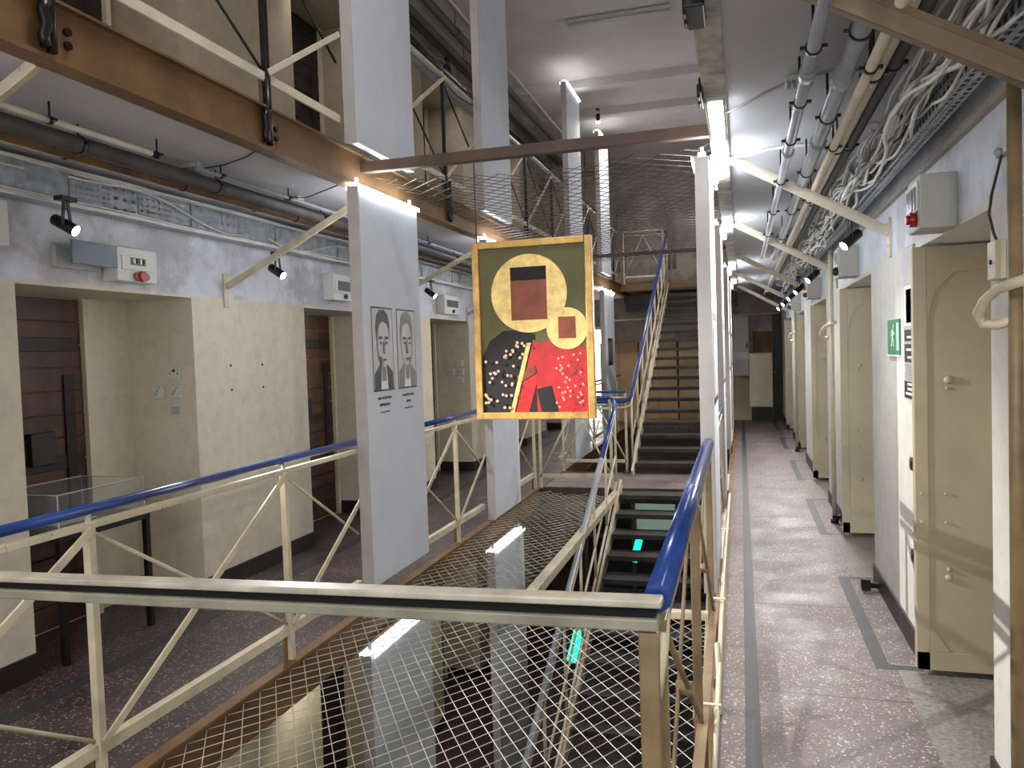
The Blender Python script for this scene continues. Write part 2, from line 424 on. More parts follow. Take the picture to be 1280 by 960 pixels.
railing('gallery_railing', 'far left cream railing section beyond the cross bridge, leading to the end wall', GL, 0, 10.4, 16.2, PL, G)
railing('upper_railing', 'upper left railing with white lower bar above the ochre girder, nearest', GL, FH, .2, 4.52, PL, G, 'blackm', 'creamw', pmat='blackm')
railing('upper_railing', 'upper left railing with dark handrail between the two high white banners', GL, FH, 5.5, 7.12, PL, G, 'blackm', 'cream', pmat='blackm')
railing('upper_railing', 'upper left railing with dark handrail seen behind the overhead net', GL, FH, 8.1, 16.2, PL, G, 'blackm', 'cream', pmat='blackm')
PR = [1.72+1.329*k for k in range(13)]
xr = GR-.045
rr = railing('gallery_railing', 'right railing with thick glossy blue handrail running away from the near corner', xr, 0, 1.7, 4.5, PR, G, 'blue', 'tan', .031, -1)
railing('gallery_railing', 'right walkway railing section beyond the nearest right banner', xr, 0, 5.48, 7.12, PR, G, 'blue', 'cream', .024, -1)
railing('gallery_railing', 'right walkway railing section beside the cross bridge and upper stair', xr, 0, 8.1, 9.1, PR, G, 'blue', 'cream', .024, -1)
railing('gallery_railing', 'furthest right walkway railing section, ending at the back wall', xr, 0, 12.3, 16.2, PR, G, 'blue', 'cream', .024, -1)
# front rail across the near side
t = thing('front_rail', 'wide pale worn rail crossing the foreground with black gap beneath its cap', 'railing', (-1.5, 1.66, 0))
def fx(x): return 1.66
zr = lambda x: 1.12+(x+.2)*(-.006)
b = MB(); b.bar((-2.75, 1.66, 1.062), (-.17, 1.66, 1.112), .055, .016); b.build('rail_cap', 'railtop', t, .004)
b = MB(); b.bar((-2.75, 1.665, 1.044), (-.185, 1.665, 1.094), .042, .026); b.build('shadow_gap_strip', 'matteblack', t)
b = MB(); b.bar((-2.75, 1.655, 1.024), (-.178, 1.655, 1.068), .05, .026); b.build('lower_bar', 'railgreen', t, .004)
b = MB(); b.bar((-.2, 1.66, -.1), (-.2, 1.66, 1.05), .042, .042); b.build('corner_post', 'tan', t, .004)
b = MB(); b.tube([(-.19, 1.665, .90), (-.185, 1.67, .95), (-.178, 1.69, 1.0), (-.178, 1.73, 1.04), (-.182, 1.8, 1.05)], .016, 8); b.build('corner_elbow', 'cream', t)
# thin white conduit clipped outside the right railing
t = thing('conduit', 'thin white conduit pipe along the foot of the right railing', 'conduit', (GR+.0, 1.5, .1))
b = MB(); b.tube([(GR+.02, 1.2, .06), (GR+.02, 3.3, .2), (GR+.02, 4.6, .36), (GR+.02, 7, .36)], .012, 8); b.build('pipe', 'pipec', t)
for y, z in ((2.2, .13), (3.2, .2), (4.2, .32), (5.6, .37)):
    b = MB(); b.bar((GR-.04, y, z), (GR+.035, y, z), .02, .012); b.build('clip', 'creamw', t)
b = MB(); b.box(GR-.01, 3.55, .0, GR+.03, 3.62, .16); b.tube([(GR+.01, 3.58, .05), (GR+.02, 3.5, .18), (GR+.01, 3.62, .3)], .014, 8)
b.build('junction_elbow', 'pipec', t, .004)

# ------------------------------------------------------------------ banners
def portrait(mb, o, u, v, w, h, variant):
    """printed monochrome head-and-shoulders photograph built from flat layers; materials: 0 black 1 grey 2 light 3 paper 4 mid"""
    nrm = Vector(u).cross(Vector(v)).normalized()
    L = [0]
    def lay(poly, mi):
        L[0] += 1; mb.mi = mi
        mb.prism([(a*w, c*h) for a, c in poly], Vector(o)+nrm*(.0006*L[0]), u, v, .0005)
    lay([(0,0),(1,0),(1,1),(0,1)], 0)
    lay([(.03,.02),(.97,.02),(.97,.98),(.03,.98)], 2)
    s = 1 if variant == 0 else -1
    X = lambda a: .5+s*(a-.5)
    P = lambda pts: [(X(a), c) for a, c in pts]
    lay(P([(.05,.02),(.95,.02),(.93,.22),(.72,.30),(.6,.34),(.38,.34),(.24,.28),(.06,.2)]), 0 if variant == 0 else 4)   # jacket
    lay(P([(.34,.02),(.68,.02),(.62,.34),(.4,.34)]), 3)                        # shirt
    lay(P([(.40,.12),(.6,.12),(.62,.4),(.4,.4)]), 1)                           # neck
    lay(ellipse(.5, .60, .31, .33, 22), 1 if variant == 0 else 4)              # head side
    lay(ellipse(X(.53), .565, .27, .28, 22), 2)                                # lit face
    lay([(.18,.62),(.17,.78),(.24,.90),(.38,.965),(.58,.97),(.74,.92),(.82,.80),(.81,.62),(.78,.74),(.70,.80),(.5,.83),(.32,.8),(.24,.72)], 0 if variant == 0 else 1)
    for a in (.37, .64):
        lay([(a-.1,.615),(a+.1,.62),(a+.08,.655),(a-.08,.65)], 0)              # brow
        lay(ellipse(a, .575, .065, .018, 10), 4)
        lay(ellipse(a, .573, .03, .016, 8), 0)
    lay(P([(.49,.61),(.55,.61),(.56,.47),(.47,.455)]), 1)                       # nose
    lay(P([(.46,.46),(.57,.46),(.55,.445),(.48,.445)]), 0)
    lay([(.39,.375),(.5,.388),(.62,.375),(.5,.355)], 0)                         # mouth
    lay(P([(.30,.42),(.36,.34),(.44,.30),(.40,.4)]), 1)                         # cheek shade
    mb.mi = 0

def banner(name, label, x, ya, yb, za, zb, face, group, prints=False, led='led'):
    """box banner: fabric on both faces, grey end strips, LED bar on top. face=+1: seen side looks to +x"""
    t = thing(name, label, 'banner', (x, ya, za), group); w = .035
    b = MB(); b.box(x-w, ya, za, x+w, yb, zb); b.build('fabric', 'fabric', t, .003)
    b = MB(); b.box(x-w-.006, ya-.012, za-.01, x+w+.001, ya, zb+.005); b.build('end_strip', 'alu', t, .002)
    if led:
        b = MB(); b.box(x-.02, ya-.01, zb+.004, x+.02, yb, zb+.026); b.box(x+face*(w+.018)-.006, ya, zb-.012, x+face*(w+.018)+.006, yb, zb+.01); b.build('led_bar', led, t, .002)
        b = MB(); b.box(x-face*(w+.018)-.006, ya+.01, zb-.012, x-face*(w+.018)+.006, yb, zb+.01); b.build('led_bar', led, t, .002)
    b = MB(); b.bar((x, ya+.05, zb+.02), (x, ya+.05, zb+.07), .02, .02); b.bar((x, yb-.05, zb+.02), (x, yb-.05, zb+.07), .02, .02); b.build('hanger', 'galv', t)
    if prints:
        pm = ['ink', 'inkg', 'inkl', 'paper', 'inkg']
        xx = x+w+.0005
        for i, (pa, pb) in enumerate(((.11, .455), (.525, .87))):
            W = pb-pa; H = .56
            p = MB(); portrait(p, (xx, ya+pa*(yb-ya), 1.42), (0,1,0), (0,0,1), W*(yb-ya), H, i)
            o = p.build('portrait_print', pm, t); o['label'] = 'black and white print of a man in %s' % ('dark jacket, left' if i == 0 else 'suit, right')
            for r, (ln, hh) in enumerate(((.62, .018), (.5 if i == 0 else .2, .018), (.44, .01))):
                p = MB()
                # illegible caption lines: rows of small letter-like marks
                y = ya+(pa+W/2-W*ln/2)*(yb-ya); end = ya+(pa+W/2+W*ln/2)*(yb-ya); zz = 1.365-r*.045
                while y < end:
                    q = random.uniform(.006, .012)
                    p.box(xx, y, zz, xx+.001, y+q*.45, zz+hh); p.box(xx, y, zz+random.choice((0, hh*.4, hh*.8)), xx+.001, y+q, zz+hh*.25+random.choice((0, hh*.4, hh*.75)))
                    y += q+.003
                p.build('caption', 'ink', t)
    return t
GB = 'tall white hanging banners'
B = [(4.54, 5.47), (7.15, 8.05), (11.0, 12.1), (13.8, 14.9)]
banner('hanging_banner', 'tall white banner with two monochrome portrait prints, left of the framed picture', -2.335, 4.54, 5.47, .16, 2.73, 1, GB, True)
banner('hanging_banner', 'white banner mostly hidden behind the framed picture, lower end showing below it', -2.335, 7.15, 8.05, .05, 2.73, 1, GB)
banner('hanging_banner', 'narrow far white banner below the framed picture, beyond the cross bridge', -2.335, 11.0, 12.1, .05, 2.73, 1, GB)
t = banner('hanging_banner', 'distant white banner with small dark print just right of the framed picture', -2.335, 13.8, 14.9, .05, 2.70, 1, GB)
b = MB(); b.box(-2.2995, 14.1, 1.35, -2.2985, 14.6, 1.85); b.mi = 1; b.box(-2.2986, 14.15, 1.42, -2.298, 14.32, 1.8); b.box(-2.2986, 14.38, 1.42, -2.298, 14.55, 1.8); b.build('portrait_print', ['ink', 'inkg'], t)
labs = ['high white banner nearest above the ochre girder, top left of centre', 'second high white banner, crossing the near beam of the overhead net',
        'third high white banner with a glowing slanted top', 'furthest high white banner, small, behind the overhead net']
for (a, c), l in zip([(4.54, 5.47), (7.12, 8.06), (11.05, 12.0), (13.7, 14.7)], labs):
    banner('hanging_banner', l, -2.335, a, c, FH+.03, 5.45, 1, GB, led='ledw')
banner('hanging_banner', 'white banner of the floor below seen through the net, nearest', -2.335, 4.46, 5.45, -2.7, -.26, 1, GB, led='ledl')
banner('hanging_banner', 'second white banner of the floor below seen through the net', -2.335, 7.07, 8.1, -2.7, -.26, 1, GB, led='ledl')
xb = GR-.048
labs = ['nearest pale banner hanging edge-on along the right gallery', 'second pale banner edge-on along the right gallery', 'third pale banner edge-on along the right gallery', 'furthest pale banner edge-on along the right gallery']
for i, ((a, c), l) in enumerate(zip([(4.55, 5.47), (7.15, 8.05), (11.0, 12.1), (13.8, 14.9)], labs)):
    t = banner('hanging_banner', l, xb, a, c, .25, 2.70, 1, GB)
    b = MB(); b.box(xb+.045, a+.02, 2.62, xb+.08, a+.36, 2.69); b.build('led_bar', 'led', t, .006)
    b = MB(); xx = xb+.0355; b.box(xx, a+.12, 1.3, xx+.001, c-.12, 1.85); b.mi = 1; b.box(xx+.001, a+.16, 1.34, xx+.0015, c-.16, 1.8); b.build('portrait_print', ['ink', 'inkl'], t)

# ------------------------------------------------------------------ nets
def net(name, label, x0, x1, y0, y1, z, px, py, r, mat, hole=None, sag=.06):
    b = MB()
    def zz(x, y): return z-sag*math.sin(PI*(x-x0)/(x1-x0))*(.8+.2*math.sin(y*2))
    k = px/py; ln = (x1-x0)
    for s in (1, -1):
        c = y0-ln/k
        while c < y1+ln/k:
            # line x = x0 + k*(y-c) or mirrored
            pts = []
            N = 15
            for i in range(N+1):
                x = x0+ln*i/N
                y = c+(x-x0)/k if s == 1 else c+(x1-x)/k
                ok = y0 <= y <= y1 and not (hole and hole[0] < x and hole[1] < y)
                if ok: pts.append((x, y, zz(x, y)))
                elif pts:
                    if len(pts) > 1: b.tube(pts, r, 4, False)
                    pts = []
            if len(pts) > 1: b.tube(pts, r, 4, False)
            c += py
    return b
t = thing('safety_net', 'pale wire safety net stretched between the walkways at floor level', 'net', (GL, 1.0, 0))
b = net('', '', GL+.022, GR-.04, .9, 9.15, -.03, .092, .138, .0022, 'net', hole=(-1.45, 5.05)); b.build('wire_mesh', 'net', t)
b = MB(); b.box(-1.47, 5.0, -.07, -1.39, 9.18, 0); b.box(-1.47, 4.97, -.07, GR-.02, 5.03, -.02); b.build('edge_beam', 'cream', t, .004)
t = thing('overhead_net', 'dark wire net hung overhead between the upper galleries, with brown edge beams', 'net', (GL, 4.8, 2.9))
b = net('', '', GL+.05, GR-.02, 4.78, 10.1, 2.86, .135, .16, .0024, 'netd', sag=.1); b.build('wire_mesh', 'netd', t)
b = MB(); b.box(GL+.02, 4.74, 2.865, GR, 4.8, 2.935); b.build('near_beam', 'girdark', t, .004)
b = MB(); b.box(GL+.02, 10.08, 2.83, GR, 10.12, 2.875); b.build('far_beam', 'girdark', t, .004)

# ------------------------------------------------------------------ stairs
def stair(name, label, xa, xb_, ytop_or_bottom, z0, up, nst=19, rise=.15, run=.32):
    """flight climbing away from the camera; first tread at (y0, z0+rise)"""
    t = thing(name, label, 'staircase', (xa, ytop_or_bottom, z0))
    y0 = ytop_or_bottom
    for i in range(nst):
        z = z0+rise*(i+1); y = y0+run*i
        b = MB(); b.box(xa+.03, y, z-.035, xb_-.03, y+.27, z); b.box(xa+.03, y-.004, z-.05, xb_-.03, y+.012, z+.001); b.build('tread', 'tread', t, .003)
    s = Vector((0, run, rise)).normalized()
    for x, m in ((xa, 'cream'), (xb_, 'piped')):
        b = MB(); b.bar((x, y0-.12, z0+.0), (x, y0+run*nst, z0+rise*nst+.06), .03, .16); b.build('stringer', m, t, .004)
    return t
XA, XB = -1.39, -.30
stair('staircase', 'dark open-tread stair rising from the floor below to the cross bridge', XA, XB, 9.2-.32*19, -FH-.0+.13-.02, True)
stair('staircase', 'dark open-tread stair climbing from the cross bridge to the upper floor', XA, XB, 10.3, -.01, True)

def stair_rail(name, label, x, y0, z0, y1, z1, posts, top='blue', pre=None, post=None, paint='cream', split=None):
    t = thing(name, label, 'stair railing', (x, y0, z0))
    H = .98
    hp = (pre or [])+[(x, y0, z0+H), (x, y1, z1+H)]+(post or [])
    if split:
        f = (split-y0)/(y1-y0); mid = (x, split, z0+H+(z1-z0)*f)
        b = MB(); b.tube([mid]+hp[1:], .027, 10); b.build('handrail', top, t)
        b = MB(); b.tube([hp[0], mid], .027, 10); o = b.build('handrail', 'pipeg', t); o['label'] = 'bare grey lower handrail'
    else:
        b = MB(); b.tube(hp, .027, 10); b.build('handrail', top, t)
    off = Vector((0, 0, -.09))
    hp2 = [Vector(p)+off for p in hp]
    b = MB(); b.tube(hp2, .014, 8); b.build('upper_rail', paint, t)
    b = MB(); b.tube([(x, y0, z0+.42), (x, y1, z1+.42)], .012, 8); b.build('mid_rail', paint, t)
    b = MB(); b.tube([(x, y0, z0+.12), (x, y1, z1+.12)], .014, 8); b.build('lower_rail', paint, t)
    for k in range(posts):
        f = k/(posts-1); y = y0+(y1-y0)*f; z = z0+(z1-z0)*f
        b = MB(); b.tube([(x, y, z+.02), (x, y, z+H-.02)], .014, 8); b.build('baluster', paint, t)
    return t
# rails of the lower flight (left and right), top curling into the bridge railing
c1 = arc((XA-.32, 9.02, .99), (1,0,0), (0,1,0), .3, PI/2, 0, 6)
stair_rail('stair_railing', 'cream stair rail with blue curled top on left of the lower stair', XA-.02, 3.2, -2.83, 8.95, .0, 9, 'blue', None, [(XA-.03, 9.05, 1.02), (XA-.06, 9.14, 1.05), (XA-.14, 9.2, 1.07), (XA-.3, 9.22, 1.08), (-2.2, 9.22, 1.08)], split=8.0)
stair_rail('stair_railing', 'cream stair rail on right of the lower stair, under the blue handrail', XB+.02, 3.2, -2.83, 8.95, -.1, 7, 'cream')
stair_rail('stair_railing', 'blue topped stair rail climbing beside the upper stair', XA-.02, 10.4, .05, 16.35, 2.98, 10, 'blue', [(-2.2, 10.36, .96), (XA-.35, 10.36, .95), (XA-.1, 10.36, .96), (XA-.03, 10.37, .99)], [(XA-.04, 16.45, 4.0), (XA-.2, 16.5, 4.05)])
# bridge railings
def bridge(name, label, y, xa, xb2, z0, top='blue'):
    t = thing(name, label, 'railing', (xa, y, z0))
    b = MB(); b.tube([(xa, y, z0+1.08), (xb2, y, z0+1.08)], .02, 10); b.build('handrail', top, t)
    b = MB(); b.tube([(xa, y, z0+1.0), (xb2, y, z0+1.0)], .012, 8); b.build('upper_rail', 'cream', t)
    b = MB(); b.bar((xa, y, z0+.15), (xb2, y, z0+.15), .03, .04); b.build('lower_rail', 'cream', t)
    for x in (xa, xb2):
        b = MB(); b.bar((x, y, z0), (x, y, z0+1.06), .03, .03); b.build('post', 'cream', t)
    mx = (xa+xb2)/2
    for p, q in (((xa, z0+.15), (mx, z0+1.0)), ((mx, z0+1.0), (xb2, z0+.15))):
        b = MB(); b.tube([(p[0], y, p[1]), (q[0], y, q[1])], .012, 8); b.build('rod_brace', 'cream', t)
    return t
bridge('bridge_railing', 'low cream railing on near side of the cross bridge, below the picture', 9.14, GL+.05, XA-.1, 0)
bridge('bridge_railing', 'cream and blue railing on far side of the cross bridge', 10.42, GL+.05, XA-.1, 0)
bridge('bridge_railing', 'cream railing of the upper landing at the far end above the stair', 16.42, GL+.1, XA-.1, FH, 'cream')

# ------------------------------------------------------------------ framed picture (generic colour composition)
t = thing('framed_picture', 'large gold framed painting hanging on wires in the middle of the hall', 'picture', (-1.25, 4.8, 1.8))
px0, px1, pz0, pz1, py = -1.645, -.868, 1.222, 2.356, 4.8
b = MB(); fw = .045
b.box(px0, py-.02, pz0, px0+fw, py+.03, pz1); b.box(px1-fw, py-.02, pz0, px1, py+.03, pz1)
b.box(px0+fw, py-.02, pz0, px1-fw, py+.03, pz0+fw); b.box(px0+fw, py-.02, pz1-fw, px1-fw, py+.03, pz1); b.build('frame', 'gold', t, .005)
b = MB(); W, H = px1-px0-2*fw, pz1-pz0-2*fw
o3 = Vector((px0+fw, py, pz0+fw))
b.box(px0+fw, py, pz0+fw, px1-fw, py+.02, pz1-fw)
lay = [0]
def L(poly, mi):
    lay[0] += 1; b.mi = mi
    b.prism([(a*W, c*H) for a, c in poly], o3+Vector((0, -.0008*lay[0], 0)), (1,0,0), (0,0,1), .0006)
rx = H/W
def circ(cx, cy, r, n=40): return [(cx+r*math.cos(2*PI*k/n), cy+r/rx*math.sin(2*PI*k/n)) for k in range(n)]
# an abstract arrangement: gilded discs over dark, russet and red fields
L([(.0,.0),(.52,.0),(.52,.47),(.42,.5),(.22,.5),(.08,.44),(0,.34)], 2)
L([(.52,.0),(1,.0),(1,.36),(.92,.42),(.70,.44),(.52,.40)], 3)
L([(.30,.0),(.44,.0),(.62,.40),(.50,.44)], 3)
L([(.56,.0),(.72,.0),(.66,.16),(.52,.14)], 2)
L(circ(.47, .72, .36), 1)
L(circ(.82, .50, .19), 1)
L([(.30,.56),(.64,.56),(.64,.84),(.30,.84)], 4)
L([(.30,.80),(.64,.80),(.64,.88),(.30,.88)], 2)
L([(.74,.44),(.90,.44),(.90,.57),(.74,.57)], 4)
L([(.36,.18),(.52,.24),(.50,.29),(.33,.22)], 4)
L([(.44,.42),(.48,.42),(.30,.0),(.26,.0)], 1)
for i in range(64):
    a, c = random.uniform(.02, .46), random.uniform(.02, .45)
    if c > .30+.35*a or (a > .25 and c < .5 and a-.26 > c*.45): continue
    L(ellipse(a, c, .014, .009, 8), 5)
for i in range(34):
    L(ellipse(random.uniform(.72, .97), random.uniform(.03, .36), .010, .007, 8), 5)
b.build('painted_panel', ['olive', 'leaf', 'paintblack', 'paintred', 'paintbrown', 'paintpink'], t)
for x in (px0+.03, px1-.03):
    b = MB(); b.tube([(x, py+.005, pz1-.01), (x, py+.005, 2.86)], .0035, 6); b.build('hanging_wire', 'blackm', t)

# ------------------------------------------------------------------ braces under the galleries
for k in range(6):
    y = 2.39+2.64*k
    t = thing('wall_brace', '%s slanting %s bar from right wall up to the gallery edge' % (ORD[k], 'brown' if k == 0 else 'pale'), 'brace', (XR, y, 2.3), 'slanting braces under the right gallery')
    m = 'bracebrown' if k == 0 else 'creamw'
    b = MB(); b.bar((GR+.03, y, 2.83), (.835, y, 2.285), .075 if k == 0 else .05, .035, (0,1,0)); b.bar((GR+.03, y-.024, 2.815), (.835, y-.024, 2.27), .005, .05, (0,0,1)); b.build('bar', m, t, .003)
    b = MB(); b.box(.835, y-.03, 2.13, .85, y+.03, 2.36); b.disc((.832, y, 2.2), (1,0,0), .012, .01, 8); b.disc((.832, y, 2.32), (1,0,0), .012, .01, 8); b.build('wall_plate', m, t, .003)
for k in range(5):
    y = 2.33+2.67*k
    t = thing('wall_brace', '%s slanting pale bar from left wall up to the ochre girder' % ORD[k], 'brace', (XL, y, 2.3), 'slanting braces under the left gallery')
    b = MB(); b.bar((GL-.1, y, 2.79), (-3.61, y, 2.1), .05, .035, (0,1,0)) if False else b.bar((GL-.06, y, 2.77), (-3.34, y, 2.34), .045, .03, (0,1,0)); b.build('bar', 'cream', t, .003)
    b = MB(); b.bar((-3.34, y, 2.34), (-3.64, y, 2.2), .045, .03, (0,1,0)); b.box(-3.65, y-.03, 2.05, -3.635, y+.03, 2.3); b.build('wall_plate', 'cream', t, .003)

# ------------------------------------------------------------------ pipes
def pipe(name, label, x, z, y0, y1, r, mat, hang, group=None, zc=2.78, couple=()):
    t = thing(name, label, 'pipe', (x, y0, z), group)
    b = MB(); b.tube([(x, y0, z), (x, y1, z)], r, 14); b.build('tube', mat, t)
    for y in hang:
        b = MB(); b.tube([(x, y, z+r), (x, y, zc)], .005, 6); b.tube([(x, y-.010, z), (x, y+.010, z)], r+.005, 14); b.box(x-r-.02, y-.009, z-.006, x-r, y+.009, z+.006); b.box(x+r, y-.009, z-.006, x+r+.02, y+.009, z+.006)
        b.build('hanger', 'blackm', t)
    for y in couple:
        b = MB(); b.tube([(x, y-.04, z), (x, y+.04, z)], r+.007, 14); b.build('coupling', mat, t)
pipe('ceiling_pipe', 'slim light grey pipe nearest the atrium under the right ceiling', .245, 2.6, -1, 9, .022, 'pipeg', (2.75, 3.35, 3.95, 4.9, 6, 7.2), couple=(3.0, 4.2))
pipe('ceiling_pipe', 'thicker blue-grey pipe second from the atrium under the right ceiling', .372, 2.6, -1, 9.2, .031, 'pipeg', (2.65, 3.6, 4.7, 6, 7.4), couple=(3.1, 4.05))
pipe('ceiling_pipe', 'thin cream pipe under the right ceiling beside the blue-grey one', .435, 2.56, -1, 15, .018, 'pipec', (2.9, 4, 5.4))
pipe('ceiling_pipe', 'wide cream pipe under the right ceiling next to the thin cream one', .475, 2.6, -1, 15, .028, 'pipec', (3.1, 4.2, 5.7))
pipe('ceiling_pipe', 'dark grey pipe beside the cable bundle under the right ceiling', .54, 2.63, -1, 12, .027, 'piped', (3.1, 4.3, 5.8))
pipe('ceiling_pipe', 'dark large pipe close to right wall above the cables', .775, 2.61, -1, 16, .033, 'piped', (2.4, 4.2, 6.2))
pipe('ceiling_pipe', 'thick dark grey pipe under the left ceiling', -2.95, 2.685, .5, 16, .04, 'piped', (2.1, 3.0, 4.0, 5.2, 6.6, 8))
pipe('ceiling_pipe', 'rusty brown pipe beside the thick grey one under left ceiling', -3.1, 2.685, .5, 16, .03, 'pipeb', (2.6, 3.9, 5.1, 6.6))
pipe('ceiling_pipe', 'thin cream pipe under left ceiling, ending short near the camera', -2.80, 2.70, .5, 3.30, .014, 'pipec', (2.1, 2.7, 3.34))
pipe('ceiling_pipe', 'thin grey pipe along left ceiling beyond the short cream one', -2.84, 2.715, 3.7, 12, .012, 'pipeg', (3.9, 4.6, 5.8, 7))
pipe('ceiling_pipe', 'slim cream pipe hung closest to left wall above the cable tray', -3.24, 2.715, .5, 12, .02, 'pipec', (3.2, 4.8, 6.2))
pipe('ceiling_pipe', 'dark pipe under the top floor ceiling at upper left', -3.2, 5.5, 3, 16, .05, 'piped', (5, 7, 9), zc=5.74)
pipe('ceiling_pipe', 'second dark pipe under the top floor ceiling, nearer the wall', -3.38, 5.42, 3, 16, .04, 'piped', (5.5, 7.6, 9.8), zc=5.74)
pipe('ceiling_pipe', 'pale slim pipe under the top floor ceiling at upper left', -3.0, 5.55, 3, 16, .018, 'pipec', (5.2, 6.8), zc=5.74)
pipe('ceiling_pipe', 'third dark pipe of the top floor ceiling, closest to wall', -3.55, 5.52, 3, 16, .05, 'piped', (5.2, 6.8), zc=5.74)

# vertical yellow pipes on the right wall, with hooked handles
for k, (y, lab) in enumerate(((2.68, 'mustard vertical pipe at right edge of view with bent hook'), (7.62, 'mustard vertical pipe with hook in the middle of right wall'), (12.6, 'distant mustard vertical pipe with hook on right wall'))):
    t = thing('wall_pipe', lab, 'pipe', (.79, y, 0), 'mustard wall pipes')
    b = MB(); b.tube([(.79, y, 0), (.79, y, 2.5)], .02, 12); b.build('tube', 'tan' if k == 0 else 'cream', t)
    b = MB(); b.tube([(.80, y-.22, 1.82), (.73, y-.05, 1.79), (.71, y+.0, 1.76), (.70, y+.04, 1.72), (.715, y+.06, 1.69), (.75, y+.04, 1.685), (.79, y+.0, 1.70)], .016, 10); b.build('hook', 'cream', t)
    b = MB(); b.disc((.79, y, .02), (0,0,1), .035, .04, 12); b.box(.77, y-.02, .04, .85, y+.02, .07); b.build('foot', 'blackm' if k else 'tan', t)

# ------------------------------------------------------------------ perforated cable trays
def perf(b, plane, x, y0, y1, z0, z1, pitch, rows, fy=.55, fz=.5):
    """perforated sheet in the plane x=const, built of strips round every slot"""
    n = int((y1-y0)/pitch); hz = (z1-z0)/rows
    for i in range(n):
        a = y0+i*pitch
        for r in range(rows):
            c = z0+r*hz; sh = 0
            ys = [a, a+pitch*(1-fy)/2, a+pitch*(1+fy)/2, a+pitch]; zs = [c, c+hz*(1-fz)/2, c+hz*(1+fz)/2, c+hz]
            for p in range(3):
                for q in range(3):
                    if p == 1 and q == 1: continue
                    qd = ((ys[p], zs[q]), (ys[p+1], zs[q]), (ys[p+1], zs[q+1]), (ys[p], zs[q+1]))
                    b.face([(x, a_, c_) for a_, c_ in qd] if plane == 0 else [(c_, a_, x) for a_, c_ in qd])
    return b
t = thing('cable_tray', 'galvanised perforated cable tray running along left wall near the ceiling', 'cable tray', (-3.55, .5, 2.6))
b = MB()
for s in range(12):
    ya = .55+s*1.0
    if s % 3 == 2: b.box(-3.551, ya, 2.55, -3.549, ya+.97, 2.735)
    else:
        for (a, c, rows, p) in ((ya, ya+.28, 6, .04), (ya+.28, ya+.5, 3, .07), (ya+.5, ya+.97, 5, .052)): perf(b, 0, -3.55, a, c, 2.55, 2.735, p, rows, .42, .34)
b.build('perforated_sheet', 'galv', t)
b = MB(); b.box(-3.64, .5, 2.535, -3.54, 15, 2.545); b.box(-3.56, .5, 2.735, -3.535, 15, 2.742); b.build('lip', 'galv', t)
for s in range(11):
    b = MB(); b.box(-3.553, 1.53+s, 2.54, -3.543, 1.56+s, 2.74); b.build('joint_plate', 'galv', t)
t = thing('cable_tray', 'perforated metal cable tray edge running along the right wall under the ceiling', 'cable tray', (.70, -1, 2.5))
b = MB(); perf(b, 0, .70, 1.2, 9.5, 2.475, 2.575, .055, 2, .6, .5); perf(b, 1, 2.475, 1.2, 9.5, .70, .765, .05, 2, .6, .5); b.build('perforated_sheet', 'galv', t)
b = MB(); b.box(.70, 9.5, 2.475, .703, 15, 2.575); b.box(.695, 1.2, 2.574, .72, 15, 2.58); b.build('lip', 'galv', t)
t = thing('cable_tray', 'grey cable trunking along the top floor wall at upper left', 'cable tray', (-3.5, 4, 5.2))
b = MB(); b.box(-3.56, 3, 5.1, -3.55, 16, 5.25); b.box(-3.64, 3, 5.09, -3.55, 16, 5.1); b.build('sheet', 'galv', t)

# cables
def cable(label, base, y0, y1, r, mat, amp, group, ph, freq=1.0, clips=True):
    pts = []; y = y0; k = 0
    fx, fz = random.uniform(1.2, 2.6)*freq, random.uniform(1.4, 3.2)*freq
    p1, p2 = random.uniform(0, 6), random.uniform(0, 6)
    while y <= y1:
        pts.append((base[0]+amp[0]*math.sin(fx*y+p1)+amp[0]*.4*math.sin(fx*2.3*y+p2), y, base[1]+amp[1]*math.sin(fz*y+p2)+amp[1]*.4*math.sin(2.7*fz*y)))
        y += .09
    b = MB(); b.tube(pts, r, 6)
    o = b.build('cable', mat); tag(o, label, 'cable', group); return o
for i in range(30):
    m = random.choice(['cable', 'cable', 'cable', 'cableg'])
    cable('one of the wavy cables bundled in the tray along the right wall ceiling', (random.uniform(.615, .675), random.uniform(2.50, 2.65)), .8, random.uniform(8, 14), random.uniform(.005, .009), m, random.choice(((.022, .025), (.03, .03), (.04, .035))), 'cable bundle on the right', i, random.uniform(1, 2.2))
for i in range(7):
    cable('one of the thin cables near the right wall behind the tray', (random.uniform(.715, .76), random.uniform(2.485, 2.51)), .8, random.uniform(7, 12), random.uniform(.005, .008), random.choice(['cableg', 'cable', 'cabled']), (.01, .012), 'cables behind the right tray', i)
for i in range(7):
    cable('one of the white cables clipped along top edge of the left tray', (-3.535+random.uniform(0, .012), 2.738+random.uniform(-.012, .012)), .6, random.uniform(9, 13), .0055, 'cable', (.003, .006), 'cables on the left tray top', i)
for i in range(6):
    cable('one of the white cables along bottom edge of the left tray', (-3.535+random.uniform(0, .012), 2.552+random.uniform(-.012, .012)), .6, random.uniform(9, 13), .0055, 'cable', (.003, .006), 'cables on the left tray bottom', i)
for i in range(3):
    cable('one of the slack white cables looping across face of the left tray', (-3.53, 2.645+random.uniform(-.01, .01)), 1.6+i*1.9, 3.3+i*1.9, .0065, 'cable', (.004, .07), 'slack cables on the left tray', i, 1.2)
for i in range(6):
    cable('one of the dark cables along the top floor tray at upper left', (-3.5+random.uniform(-.03, .04), 5.16+random.uniform(-.09, .12)), 4, 14, .009, random.choice(['cabled', 'cableg']), (.02, .03), 'cables on the upper tray', i)
def wire(label, pts, r=.004, mat='cabled', name='wire'):
    b = MB(); b.tube(pts, r, 6); tag(b.build(name, mat), label, 'wire')
